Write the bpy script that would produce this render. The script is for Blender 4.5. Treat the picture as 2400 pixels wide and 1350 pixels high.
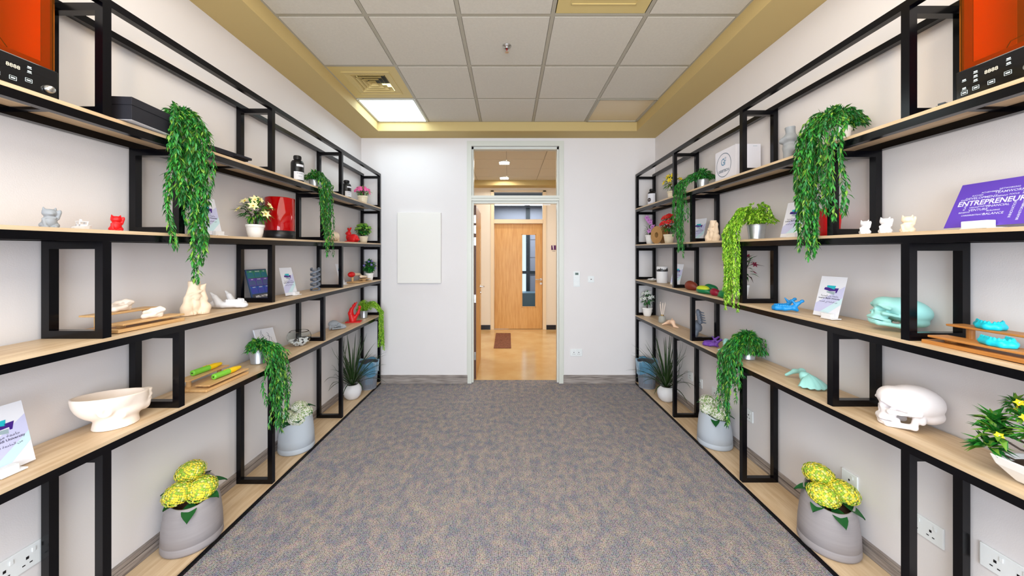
import bpy, math, random
import numpy as np
from mathutils import Vector, Matrix
R = math.radians
rnd = random.Random(7)
scene = bpy.context.scene
for o in list(bpy.data.objects): bpy.data.objects.remove(o)
COL = scene.collection

# ------------------------------------------------------------------ camera, world, lights, exposure
H = 1.55            # eye height
F = 824.0           # focal length in pixels of the 2400 wide frame
CX, HY = 1191.0, 600.0
cam = bpy.data.objects.new('camera', bpy.data.cameras.new('camera'))
COL.objects.link(cam)
cam.location = (0, 0, H); cam.rotation_euler = (R(90), 0, 0)
cam.data.sensor_width = 36.0; cam.data.lens = F / 2400 * 36
cam.data.shift_x = (1200 - CX) / 2400; cam.data.shift_y = -(675 - HY) / 2400
cam.data.clip_start = 0.02; cam.data.clip_end = 60
scene.camera = cam
w = bpy.data.worlds.new('world'); scene.world = w; w.use_nodes = True
w.node_tree.nodes['Background'].inputs[0].default_value = (0.62, 0.8, 1.0, 1)
w.node_tree.nodes['Background'].inputs[1].default_value = 1.3
scene.view_settings.view_transform = 'Standard'
scene.view_settings.look = 'None'
scene.view_settings.gamma = 1
scene.view_settings.use_curve_mapping = False
scene.view_settings.exposure = 0.2

def area(name, loc, rot, sx, sy, power, col):
    d = bpy.data.lights.new(name, 'AREA'); d.shape = 'RECTANGLE'; d.size = sx; d.size_y = sy
    d.energy = power; d.color = col
    o = bpy.data.objects.new(name, d); o.location = loc; o.rotation_euler = [R(a) for a in rot]
    COL.objects.link(o); return o
# daylight through the window behind the camera, added ceiling fill, corridor downlights and added side fills, far room lamp
area('window_light', (0, -2.35, 1.5), (90, 0, 0), 3.0, 2.0, 185, (0.82, 0.91, 1.0))
area('ceiling_fill', (0.0, 0.15, 3.08), (0, 0, 0), 2.6, 3.4, 84, (1.0, 0.93, 0.80))  # broad soft fill added overhead, out of view, to even out the walls
# unseen warm spots added behind the camera to tint the upper walls
def spot(name, loc, to, power, col, deg, blend=1.0, r=0.12):
    d = bpy.data.lights.new(name, 'SPOT'); d.energy = power; d.color = col; d.spot_size = R(deg); d.spot_blend = blend; d.shadow_soft_size = r
    o = bpy.data.objects.new(name, d); o.location = loc; COL.objects.link(o)
    o.rotation_euler = (Vector(to)-Vector(loc)).to_track_quat('-Z', 'Y').to_euler(); return o
for sd in (-1, 1):
    spot('warm_fill_spot', (-sd*.5, -1.3, 1.7), (sd*1.8, 2.2, 3.75), 95, (1.0, 0.62, 0.18), 60)
area('corridor_lamp_or_fill', (-.063, 5.8, H+1.53), (0, 0, 0), 0.16, 0.16, 10, (1.0, 0.95, 0.88))
area('corridor_lamp_or_fill', (-.076, 6.94, H+1.53), (0, 0, 0), 0.16, 0.16, 7, (1.0, 0.95, 0.88))
area('corridor_lamp_or_fill', (2.4, 5.9, 3.05), (0, 0, 0), 1.6, 1.0, 34, (1.0, 0.96, 0.9))  # added fill, hidden to the right, brightens the corridor
area('corridor_lamp_or_fill', (-2.4, 5.9, 3.05), (0, 0, 0), 1.6, 1.0, 34, (1.0, 0.96, 0.9))  # same added fill, hidden to the left
area('far_room_lamp', (0.4, 8.9, 2.9), (0, 0, 0), 1.5, 1.0, 60, (0.85, 0.93, 1.0))

# ------------------------------------------------------------------ materials
def lin(c):
    c = c / 255.0
    return c / 12.92 if c <= 0.04045 else ((c + 0.055) / 1.055) ** 2.4
def rgb(r, g, b): return (lin(r), lin(g), lin(b), 1)
MATS = {}
def mat(name, c, rough=0.5, metal=0.0, var=0.0, vscale=8.0, bump=0.0, bscale=60.0, trans=0.0, emit=0.0, spec=0.5, stretch=None, c2=None, ior=1.45, coat=0.0):
    if name in MATS: return MATS[name]
    m = bpy.data.materials.new(name); m.use_nodes = True
    nt = m.node_tree; b = nt.nodes['Principled BSDF']
    c = rgb(*c); b.inputs['Base Color'].default_value = c
    b.inputs['Roughness'].default_value = rough; b.inputs['Metallic'].default_value = metal
    b.inputs['Specular IOR Level'].default_value = spec; b.inputs['IOR'].default_value = ior
    b.inputs['Transmission Weight'].default_value = trans
    b.inputs['Coat Weight'].default_value = coat
    if emit:
        b.inputs['Emission Color'].default_value = c; b.inputs['Emission Strength'].default_value = emit
    if var or bump or c2:
        tc = nt.nodes.new('ShaderNodeTexCoord'); mp = nt.nodes.new('ShaderNodeMapping')
        nt.links.new(tc.outputs['Object'], mp.inputs[0])
        if stretch: mp.inputs['Scale'].default_value = stretch
        if var or c2:
            n = nt.nodes.new('ShaderNodeTexNoise'); n.inputs['Scale'].default_value = vscale; n.inputs['Detail'].default_value = 6
            nt.links.new(mp.outputs[0], n.inputs[0])
            r = nt.nodes.new('ShaderNodeValToRGB'); r.color_ramp.elements[0].position = 0.3; r.color_ramp.elements[1].position = 0.7
            if c2: r.color_ramp.elements[0].color = rgb(*c2); r.color_ramp.elements[1].color = c
            else:
                r.color_ramp.elements[0].color = [max(0, v * (1 - var)) for v in c[:3]] + [1]
                r.color_ramp.elements[1].color = [min(1, v * (1 + var)) for v in c[:3]] + [1]
            nt.links.new(n.outputs[0], r.inputs[0]); nt.links.new(r.outputs[0], b.inputs['Base Color'])
        if bump:
            n2 = nt.nodes.new('ShaderNodeTexNoise'); n2.inputs['Scale'].default_value = bscale; n2.inputs['Detail'].default_value = 3
            nt.links.new(mp.outputs[0], n2.inputs[0])
            bp = nt.nodes.new('ShaderNodeBump'); bp.inputs['Strength'].default_value = bump; bp.inputs['Distance'].default_value = 0.004
            nt.links.new(n2.outputs[0], bp.inputs['Height']); nt.links.new(bp.outputs[0], b.inputs['Normal'])
    MATS[name] = m; return m

WALL = mat('wall_paint', (227, 223, 224), 0.7, var=0.015, vscale=1.5, bump=0.08, bscale=250)
CREAM = mat('cream_paint', (196, 172, 116), 0.75, bump=0.05, bscale=200)
TILE = mat('ceiling_tile', (208, 202, 190), 0.9, var=0.03, vscale=60, bump=0.35, bscale=500)
TBAR = mat('tbar_metal', (170, 164, 148), 0.45)
VENTM = mat('vent_metal', (208, 186, 124), 0.5)
BLACK = mat('black_gloss_metal', (5, 5, 9), 0.2, spec=0.32)
OAK = mat('oak_laminate', (216, 192, 160), 0.42, c2=(190, 160, 124), vscale=5, stretch=(9, 0.8, 9))
BASEB = mat('grey_wood_skirting', (176, 166, 160), 0.5, c2=(112, 102, 98), vscale=5, stretch=(1.2, 1.2, 22))
CASE = mat('door_casing', (214, 216, 208), 0.35)
DOORW = mat('door_beech', (222, 172, 106), 0.4, c2=(204, 148, 80), vscale=4, stretch=(10, 10, 0.8))
CORW = mat('corridor_paint', (236, 226, 212), 0.7)
CORF = mat('corridor_tile', (214, 182, 130), 0.16, c2=(200, 160, 104), vscale=3)
CHROME = mat('brushed_metal', (205, 205, 205), 0.28, 1.0)
GALV = mat('galvanised_metal', (190, 196, 202), 0.35, 0.85, var=0.12, vscale=14)
GLASS = mat('clear_glass', (250, 253, 253), 0.0, trans=1.0, ior=1.02, spec=0.2)
BOWLG = mat('bowl_glass', (245, 250, 250), 0.02, trans=1.0, ior=1.12)
WPLA = mat('white_plastic', (226, 226, 230), 0.45)
WPOT = mat('white_glazed_pot', (240, 238, 236), 0.3)
WCARD = mat('white_card', (226, 228, 238), 0.35)
SOCK = mat('socket_plastic', (232, 236, 238), 0.3)
DARKP = mat('dark_print', (60, 58, 88), 0.5)
SOIL = mat('soil', (70, 48, 34), 0.9, var=0.4, vscale=60, bump=0.6, bscale=90)
BLK = mat('black_plastic', (14, 14, 18), 0.35)
CARB = mat('black_matt', (20, 20, 30), 0.7)
BEIGE = mat('beige_print', (238, 216, 190), 0.55, bump=0.05, bscale=400)
IVORY = mat('ivory_print', (240, 226, 214), 0.55)
GREYP = mat('grey_print', (146, 152, 160), 0.55)
GREYD = mat('dark_grey_print', (112, 120, 134), 0.5)
REDP = mat('red_print', (214, 16, 22), 0.42)
MINT = mat('mint_print', (158, 218, 214), 0.45)
CYANP = mat('cyan_print', (20, 196, 218), 0.35)
BLUEP = mat('blue_print', (14, 134, 206), 0.4)
PURPP = mat('purple_print', (104, 58, 160), 0.45)
BAMB = mat('bamboo', (218, 180, 128), 0.45, c2=(196, 150, 96), vscale=6, stretch=(8, 1, 8))
BAMD = mat('bamboo_dark', (196, 136, 72), 0.4, c2=(168, 106, 46), vscale=6, stretch=(8, 1, 8))
STEM = mat('stem_green', (70, 96, 40), 0.6)
BARK = mat('dark_stem', (58, 44, 34), 0.7)
GR_D = mat('leaf_dark_green', (22, 92, 34), 0.42)
GR_M = mat('leaf_green', (48, 134, 44), 0.42)
GR_B = mat('leaf_blue_green', (44, 124, 70), 0.42)
GR_Y = mat('leaf_yellow_green', (112, 158, 52), 0.45)
LI_1 = mat('lime_leaf', (146, 196, 50), 0.45)
LI_2 = mat('lime_leaf_deep', (104, 164, 34), 0.45)
LI_3 = mat('lime_leaf_pale', (182, 214, 82), 0.45)
DRAC = mat('dracaena_leaf', (26, 52, 26), 0.35, c2=(50, 76, 34), vscale=6)

# carpet
m = bpy.data.materials.new('carpet'); m.use_nodes = True; MATS['carpet'] = m
nt = m.node_tree; b = nt.nodes['Principled BSDF']; b.inputs['Roughness'].default_value = 0.95; b.inputs['Specular IOR Level'].default_value = 0.1
tc = nt.nodes.new('ShaderNodeTexCoord')
def node(t, **k):
    n = nt.nodes.new(t)
    for a, v in k.items(): setattr(n, a, v)
    return n
mp = node('ShaderNodeMapping'); mp.inputs['Scale'].default_value = (1, 0.7, 1); nt.links.new(tc.outputs['Object'], mp.inputs[0])
n1 = node('ShaderNodeTexNoise'); n1.inputs['Scale'].default_value = 22; n1.inputs['Detail'].default_value = 5; n1.inputs['Roughness'].default_value = 0.6
nt.links.new(mp.outputs[0], n1.inputs[0])
r1 = node('ShaderNodeValToRGB'); e = r1.color_ramp.elements
e[0].position = 0.34; e[0].color = rgb(150, 152, 164); e[1].position = 0.66; e[1].color = rgb(198, 184, 174)
x = e.new(0.5); x.color = rgb(174, 168, 168)
nt.links.new(n1.outputs[0], r1.inputs[0])
# woven loops: staggered cells, 9 mm across and 5 mm along the room
mp2 = node('ShaderNodeMapping'); mp2.inputs['Scale'].default_value = (105, 190, 1); nt.links.new(tc.outputs['Object'], mp2.inputs[0])
vo = node('ShaderNodeTexVoronoi', voronoi_dimensions='2D'); vo.inputs['Scale'].default_value = 1; vo.inputs['Randomness'].default_value = 0.55; nt.links.new(mp2.outputs[0], vo.inputs[0])
r2 = node('ShaderNodeValToRGB'); r2.color_ramp.elements[0].position = 0.12; r2.color_ramp.elements[0].color = (1.0, 1.0, 1.0, 1)
r2.color_ramp.elements[1].position = 0.62; r2.color_ramp.elements[1].color = (0.36, 0.35, 0.38, 1)
nt.links.new(vo.outputs['Distance'], r2.inputs[0])
mc = node('ShaderNodeMix', data_type='RGBA', blend_type='SOFT_LIGHT'); mc.inputs[0].default_value = 0.22
nt.links.new(r1.outputs[0], mc.inputs[6]); nt.links.new(vo.outputs['Color'], mc.inputs[7])
mx = node('ShaderNodeMix', data_type='RGBA', blend_type='MULTIPLY'); mx.inputs[0].default_value = 1
nt.links.new(mc.outputs[2], mx.inputs[6]); nt.links.new(r2.outputs[0], mx.inputs[7]); nt.links.new(mx.outputs[2], b.inputs['Base Color'])
bp = node('ShaderNodeBump'); bp.inputs['Strength'].default_value = 0.6; bp.inputs['Distance'].default_value = 0.004; bp.invert = True
nt.links.new(vo.outputs['Distance'], bp.inputs['Height']); nt.links.new(bp.outputs[0], b.inputs['Normal'])
CARPET = m

# ------------------------------------------------------------------ mesh helpers
class MB:
    def __init__(s): s.v = []; s.f = []; s.m = []
    def add(s, vs, fs, mi=0):
        n = len(s.v); s.v += [tuple(v) for v in vs]; s.f += [tuple(i + n for i in f) for f in fs]; s.m += [mi] * len(fs)
        return s
    def box(s, x0, x1, y0, y1, z0, z1, mi=0):
        vs = [(x0,y0,z0),(x1,y0,z0),(x1,y1,z0),(x0,y1,z0),(x0,y0,z1),(x1,y0,z1),(x1,y1,z1),(x0,y1,z1)]
        return s.add(vs, [(0,3,2,1),(4,5,6,7),(0,1,5,4),(1,2,6,5),(2,3,7,6),(3,0,4,7)], mi)
    def beam(s, p, q, u, v, mi=0):
        p, q, u, v = map(Vector, (p, q, u, v))
        vs = [p-u-v, p+u-v, p+u+v, p-u+v, q-u-v, q+u-v, q+u+v, q-u+v]
        fs = [(0,3,2,1),(4,5,6,7),(0,1,5,4),(1,2,6,5),(2,3,7,6),(3,0,4,7)]
        if u.cross(v).dot(q - p) < 0: fs = [f[::-1] for f in fs]
        return s.add(vs, fs, mi)
    def rot(s, a, t=(0,0,0), start=0, axis='Z'):
        M = Matrix.Rotation(a, 4, axis); t = Vector(t)
        for i in range(start, len(s.v)): s.v[i] = tuple(M @ Vector(s.v[i]) + t)
        return s
    def lathe(s, prof, n=28, cx=0, cy=0, cz=0, mi=0, sx=1, sy=1, capb=True, capt=False, fn=None):
        vs = []
        for (r, z) in prof:
            for k in range(n):
                a = 2*math.pi*k/n
                p = (cx + r*math.cos(a)*sx, cy + r*math.sin(a)*sy, cz + z)
                vs.append(fn(p, r, z, a) if fn else p)
        fs = []
        for i in range(len(prof)-1):
            for k in range(n):
                k2 = (k+1) % n
                fs.append((i*n+k, i*n+k2, (i+1)*n+k2, (i+1)*n+k))
        if capb: fs.append(tuple(range(n))[::-1])
        if capt: fs.append(tuple((len(prof)-1)*n + k for k in range(n)))
        return s.add(vs, fs, mi)
    def tube(s, pts, r, n=6, mi=0, r1=None):
        pts = [Vector(p) for p in pts]; N = len(pts); vs = []
        up = Vector((0.31, 0.17, 0.93))
        for i, p in enumerate(pts):
            d = (pts[min(i+1, N-1)] - pts[max(i-1, 0)]).normalized()
            a = d.cross(up)
            if a.length < 1e-3: a = d.cross(Vector((1, 0, 0)))
            a.normalize(); c = d.cross(a)
            rr = r if r1 is None else r + (r1 - r)*i/(N-1)
            for k in range(n):
                t = 2*math.pi*k/n; vs.append(p + a*math.cos(t)*rr + c*math.sin(t)*rr)
        fs = [(i*n+k, i*n+(k+1) % n, (i+1)*n+(k+1) % n, (i+1)*n+k) for i in range(N-1) for k in range(n)]
        fs += [tuple(range(n))[::-1], tuple((N-1)*n+k for k in range(n))]
        return s.add(vs, fs, mi)
    def ball(s, c, r, nu=12, nv=8, mi=0):
        rx, ry, rz = r if isinstance(r, tuple) else (r, r, r)
        prof = [(math.sin(math.pi*i/nv), -math.cos(math.pi*i/nv)) for i in range(nv+1)]
        prof[0] = (0.02, -1); prof[-1] = (0.02, 1)
        vs = [(c[0]+p*rx*math.cos(2*math.pi*k/nu), c[1]+p*ry*math.sin(2*math.pi*k/nu), c[2]+z*rz) for p, z in prof for k in range(nu)]
        fs = [(i*nu+k, i*nu+(k+1) % nu, (i+1)*nu+(k+1) % nu, (i+1)*nu+k) for i in range(nv) for k in range(nu)]
        return s.add(vs, fs + [tuple(range(nu))[::-1], tuple(nv*nu+k for k in range(nu))], mi)
    def leaf(s, p, d, nrm, L, W, mi=0, fold=0.25, curl=0.0):
        p, d, nrm = Vector(p), Vector(d).normalized(), Vector(nrm)
        side = d.cross(nrm)
        if side.length < 1e-4: side = d.cross(Vector((0.3, 0.9, 0.1)))
        side.normalize(); up = side.cross(d)
        a = p + d*L*0.45 + side*W*0.5 + up*W*fold; c = p + d*L*0.45 - side*W*0.5 + up*W*fold
        mid = p + d*L*0.5; t = p + d*L - up*L*curl
        return s.add([p, a, t, c, mid], [(0, 4, 1), (1, 4, 2), (0, 3, 4), (3, 2, 4)], mi)
    def build(s, name, mats, parent=None, loc=(0,0,0), rz=0, smooth=False, bevel=0):
        me = bpy.data.meshes.new(name); me.from_pydata(s.v, [], s.f)
        mats = mats if isinstance(mats, (list, tuple)) else [mats]
        for m in mats: me.materials.append(m)
        if any(s.m): me.polygons.foreach_set('material_index', s.m)
        if smooth: me.polygons.foreach_set('use_smooth', [True]*len(me.polygons))
        me.update()
        o = bpy.data.objects.new(name, me); COL.objects.link(o)
        o.location = loc; o.rotation_euler = (0, 0, rz)
        if parent: o.parent = parent
        if bevel:
            bm = o.modifiers.new('bevel', 'BEVEL'); bm.width = bevel; bm.segments = 2; bm.limit_method = 'ANGLE'
        return o

def empty(name, label, cat, loc, rz=0, group=None):
    o = bpy.data.objects.new(name, None); COL.objects.link(o)
    o.location = loc; o.rotation_euler = (0, 0, rz); o.empty_display_size = 0.05
    o['label'] = label; o['category'] = cat
    if group: o['group'] = group
    return o
def tag(o, label, cat, group=None):
    o['label'] = label; o['category'] = cat
    if group: o['group'] = group
    return o
def struct(o): o['kind'] = 'structure'; return o
TXC = {}
def text(body, size, m, parent, M, name='printed_text', sx=1.0, bold=0.0, align='CENTER'):
    """lettering as flat mesh, one object per word or line"""
    k = (body, size, m.name, bold, align)
    if k not in TXC:
        cu = bpy.data.curves.new(name, 'FONT'); cu.body = body; cu.size = size; cu.align_x = align; cu.align_y = 'CENTER'
        cu.offset = bold; cu.resolution_u = 2
        tmp = bpy.data.objects.new('tmp_text', cu); COL.objects.link(tmp)
        me = bpy.data.meshes.new_from_object(tmp.evaluated_get(bpy.context.evaluated_depsgraph_get()))
        bpy.data.objects.remove(tmp); bpy.data.curves.remove(cu); me.name = name; me.materials.clear(); me.materials.append(m); TXC[k] = me
    o = bpy.data.objects.new(name, TXC[k]); COL.objects.link(o); o.parent = parent
    o.matrix_local = M @ Matrix.Diagonal((sx, 1, 1, 1)); return o

# --- signed distance modelling (smooth blobs joined into one closed surface)
def smin(a, b, k):
    h = np.maximum(k - np.abs(a - b), 0) / k
    return np.minimum(a, b) - h*h*k*0.25
def smax(a, b, k): return -smin(-a, -b, k)
def sdf(spec, k=0.012):
    def f(X, Y, Z):
        d = None
        for it in spec:
            op = it[0]; sub = op.startswith('-'); o = op.lstrip('-').rstrip('m'); both = op.endswith('m')
            dd = None
            for sg in ((1, -1) if both else (1,)):
                Ys = Y*sg
                if o == 'e':
                    c, r = it[1], it[2]; r = (r, r, r) if not isinstance(r, tuple) else r
                    px, py, pz = (X-c[0]), (Ys-c[1]), (Z-c[2])
                    if len(it) > 3 and it[3]:
                        a = R(it[3]); px, pz = px*math.cos(a)-pz*math.sin(a), px*math.sin(a)+pz*math.cos(a)
                    k0 = np.sqrt((px/r[0])**2+(py/r[1])**2+(pz/r[2])**2)+1e-9
                    k1 = np.sqrt((px/r[0]**2)**2+(py/r[1]**2)**2+(pz/r[2]**2)**2)+1e-9
                    q = k0*(k0-1)/k1
                elif o == 'c':
                    a, b_ = np.array(it[1]), np.array(it[2]); ra, rb = it[3], it[4]
                    ab = b_-a; t = ((X-a[0])*ab[0]+(Ys-a[1])*ab[1]+(Z-a[2])*ab[2])/(ab@ab+1e-12); t = np.clip(t, 0, 1)
                    q = np.sqrt((X-a[0]-t*ab[0])**2+(Ys-a[1]-t*ab[1])**2+(Z-a[2]-t*ab[2])**2)-(ra+(rb-ra)*t)
                elif o == 'b':
                    c, hh = it[1], it[2]; r = it[3] if len(it) > 3 else 0.002
                    qx, qy, qz = np.abs(X-c[0])-hh[0]+r, np.abs(Ys-c[1])-hh[1]+r, np.abs(Z-c[2])-hh[2]+r
                    q = np.sqrt(np.maximum(qx,0)**2+np.maximum(qy,0)**2+np.maximum(qz,0)**2)+np.minimum(np.maximum(qx,np.maximum(qy,qz)),0)-r
                dd = q if dd is None else np.minimum(dd, q)
            if d is None: d = dd
            elif sub: d = smax(d, -dd, k*0.35)
            else: d = smin(d, dd, k)
        return d
    return f
def surfnet(f, lo, hi, h):
    ax = [np.arange(lo[i]-2*h, hi[i]+3*h, h) for i in range(3)]
    X, Y, Z = np.meshgrid(*ax, indexing='ij'); V = f(X, Y, Z)
    V = np.where(Z < lo[2] - 1e-9 + 0*V, np.maximum(V, lo[2]-Z), V)
    n = V.shape; acc = np.zeros((n[0]-1, n[1]-1, n[2]-1, 3)); cnt = np.zeros((n[0]-1, n[1]-1, n[2]-1)); Q = []
    for a in range(3):
        s0 = [slice(None)]*3; s1 = [slice(None)]*3; s0[a] = slice(0, -1); s1[a] = slice(1, None)
        A, B = V[tuple(s0)], V[tuple(s1)]; idx = np.argwhere((A < 0) != (B < 0)); b, c = (a+1) % 3, (a+2) % 3
        idx = idx[(idx[:, b] > 0) & (idx[:, c] > 0) & (idx[:, b] < n[b]-1) & (idx[:, c] < n[c]-1)]
        va, vb = A[tuple(idx.T)], B[tuple(idx.T)]; pos = idx.astype(float); pos[:, a] += va/(va-vb)
        cs = []
        for db, dc in ((0, 0), (-1, 0), (-1, -1), (0, -1)):
            ci = idx.copy(); ci[:, b] += db; ci[:, c] += dc
            np.add.at(acc, tuple(ci.T), pos); np.add.at(cnt, tuple(ci.T), 1); cs.append(ci)
        Q.append((cs, va < 0))
    used = cnt > 0; ids = -np.ones(cnt.shape, int); ids[used] = np.arange(used.sum())
    P = acc[used]/cnt[used][:, None]*h + np.array([x[0] for x in ax])
    faces = []
    for cs, fl in Q:
        q = np.stack([ids[tuple(c.T)] for c in cs], 1); q[~fl] = q[~fl][:, ::-1]; faces.append(q)
    return P, np.concatenate(faces)
BLOB = {}
def blob(name, key, spec, m, parent, lo, hi, h=0.004, k=0.012, scale=(1, 1, 1), loc=(0, 0, 0), rot=(0, 0, 0), floor=True):
    """one closed smooth mesh; key caches the shape so repeats share mesh data"""
    ck = (key, m.name)
    if ck not in BLOB:
        P, Fq = surfnet(sdf(spec, k), lo, hi, h)
        if floor: P[:, 2] = np.maximum(P[:, 2], 0)
        me = bpy.data.meshes.new(key); me.from_pydata(P.tolist(), [], Fq.tolist()); me.materials.append(m)
        me.polygons.foreach_set('use_smooth', [True]*len(me.polygons)); me.update(); BLOB[ck] = me
    o = bpy.data.objects.new(name, BLOB[ck]); COL.objects.link(o)
    o.location = loc; o.rotation_euler = [R(a) for a in rot]; o.scale = scale
    if parent: o.parent = parent
    return o

# ------------------------------------------------------------------ layout
def lerp(a, b, t): return a + (b-a)*t
def floor_z(y): return H + lerp(-1.522, -1.556, (y-1.67)/(4.26-1.67))
LV = {-1: {5: (.998, .997), 4: (.523, .572), 3: (.0815, .139), 2: (-.333, -.299), 1: (-.729, -.727)},
      +1: {5: (.996, .989), 4: (.524, .561), 3: (.0755, .125), 2: (-.346, -.297), 1: (-.733, -.729)}}
BT = 0.014
def bar_z(side, lv, y):
    if lv == 0: return floor_z(y) + 0.028
    a, b = LV[side][lv]; return H + lerp(a, b, (y-1.07)/(4.26-1.07))
def top_z(side, lv, y): return bar_z(side, lv, y) + (0.006 if lv == 0 else BT)
def P(side, px, xd, lv, dz=0.0):
    """point on a shelf: px = pixel column of the item, xd = its distance from the room axis"""
    y = xd*F/abs(px-CX); return (side*xd, y, top_z(side, lv, y)+dz+0.0014)
XF, XB, XW = 1.548, 1.783, 1.80

# ------------------------------------------------------------------ room shell
Y0, YW = -2.2, 4.306
def fz(y): return floor_z(y)
m_ = MB()
m_.add([(-1.86, Y0-.1, fz(Y0)), (1.86, Y0-.1, fz(Y0)), (1.86, YW, fz(YW)), (-1.86, YW, fz(YW)),
        (-1.86, Y0-.1, -.15), (1.86, Y0-.1, -.15), (1.86, YW, -.15), (-1.86, YW, -.15)],
       [(0,1,2,3),(7,6,5,4),(0,4,5,1),(1,5,6,2),(2,6,7,3),(3,7,4,0)])
floor = struct(m_.build('floor', CARPET))
ZF = fz(YW)
struct(MB().box(-.448, .622, YW, YW+.105, -.15, ZF+.001).build('floor_doorway', CARPET))
struct(MB().box(-XW-.1, -XW, Y0, YW, -.1, 3.3).build('wall_left', WALL))
struct(MB().box(XW, XW+.1, Y0, YW, -.1, 3.3).build('wall_right', WALL))
wf = MB()
DX0, DX1, DZT = -.448, .622, H+1.343
wf.box(-XW-.1, DX0, YW, YW+.11, -.1, 3.3); wf.box(DX1, XW+.1, YW, YW+.11, -.1, 3.3); wf.box(DX0, DX1, YW, YW+.11, DZT, 3.3)
struct(wf.build('wall_front', WALL))
wb = MB()
wb.box(-XW-.1, -1.55, Y0-.1, Y0, -.1, 3.3); wb.box(1.55, XW+.1, Y0-.1, Y0, -.1, 3.3)
wb.box(-1.55, 1.55, Y0-.1, Y0, -.1, .55); wb.box(-1.55, 1.55, Y0-.1, Y0, 2.6, 3.3)
struct(wb.build('wall_back', WALL))
wn = MB()
for x in (-1.55, -.53, .5, 1.52): wn.box(x, x+.04, Y0-.08, Y0-.03, .55, 2.6)
wn.box(-1.55, 1.56, Y0-.08, Y0-.03, .55, .6); wn.box(-1.55, 1.56, Y0-.08, Y0-.03, 2.55, 2.6)
struct(wn.build('window_1', CASE))
# baseboards (moulded: body + grooved top lip)
def baseboard(name, p, q, n):
    b_ = MB(); p = Vector(p); q = Vector(q); n = Vector(n)
    for z0, z1, t in ((0, .074, .014), (.074, .080, .009), (.080, .100, .016)):
        b_.beam(p+n*t/2+Vector((0,0,(z0+z1)/2)), q+n*t/2+Vector((0,0,(z0+z1)/2)), n*t/2, Vector((0,0,(z1-z0)/2)))
    return struct(b_.build(name, BASEB))
baseboard('baseboard_left', (-XW, Y0, fz(Y0)), (-XW, YW, ZF), (1, 0, 0))
baseboard('baseboard_right', (XW, Y0, fz(Y0)), (XW, YW, ZF), (-1, 0, 0))
baseboard('baseboard_front', (-XW+.016, YW, ZF), (-.497, YW, ZF), (0, -1, 0))
baseboard('baseboard_front', (.675, YW, ZF), (XW-.016, YW, ZF), (0, -1, 0))

# ceiling: plenum slab and dropped soffit ring, tiles and bars as its parts
HC, HS = H+1.55, H+1.444
TX0, TX1, TY1 = -1.503, 1.487, 4.06
c_ = MB()
c_.box(-XW-.1, XW+.1, Y0, YW, 3.3, 3.4)
c_.box(-XW, TX0, Y0, YW, HS, 3.3); c_.box(TX1, XW, Y0, YW, HS, 3.3); c_.box(TX0, TX1, TY1, YW, HS, 3.3)
ceiling = struct(c_.build('ceiling', CREAM))
gx = [TX0, -.918, -.316, .286, .888, TX1]
gy = [TY1, 3.462, 2.862, 2.262, 1.662, 1.062, .462, -.138, -.738, -1.338, -1.938, Y0]
special = {(0, 0): 'light', (0, 1): 'vent', (3, 3): 'vent', (4, 0): 'off'}
tile_me = None
for i in range(5):
    for j in range(len(gy)-1):
        if (i, j) in special: continue
        x0, x1, y1, y0 = gx[i], gx[i+1], gy[j], gy[j+1]
        t = MB()
        t.box(x0+.004, x1-.004, y0+.004, y1-.004, HC+.006, HC+.02)
        t.box(x0+.016, x1-.016, y0+.016, y1-.016, HC-.003, HC+.006)   # tegular drop
        t.build('ceiling_tile', TILE, ceiling)
for x in gx:
    MB().box(x-.012, x+.012, Y0, TY1, HC-.001, HC+.004).box(x-.002, x+.002, Y0, TY1, HC+.004, HC+.04).build('grid_bar', TBAR, ceiling)
for y in gy[:-1]:
    for i in range(5):
        MB().box(gx[i]+.012, gx[i+1]-.012, y-.012, y+.012, HC-.0012, HC+.004).build('grid_bar', TBAR, ceiling)
# bright light panel
def panel(i, j, lab, emit, name):
    x0, x1, y1, y0 = gx[i], gx[i+1], gy[j], gy[j+1]
    t = empty(name, lab, 'ceiling light', ((x0+x1)/2, (y0+y1)/2, HC+.04))
    a, c = (x1-x0)/2-.014, (y1-y0)/2-.014
    f_ = MB()
    for s_ in (-1, 1):
        f_.box(-a, a, s_*c-.011, s_*c+.011, -.046, -.02); f_.box(s_*a-.011, s_*a+.011, -c, c, -.046, -.02)
    f_.build('frame', TBAR if not emit else CASE, t)
    dm = mat('lit_diffuser', (225, 246, 255), 0.5, emit=emit) if emit else mat('unlit_diffuser', (214, 194, 158), 0.35)
    MB().box(-a+.012, a-.012, -c+.012, c-.012, -.034, -.03).build('diffuser', dm, t)
panel(0, 0, 'lit square ceiling light panel in the left corner of the tiled ceiling', 6.0, 'ceiling_light')
panel(4, 0, 'unlit beige square ceiling light panel in the right corner of the ceiling', 0, 'ceiling_light')
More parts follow.
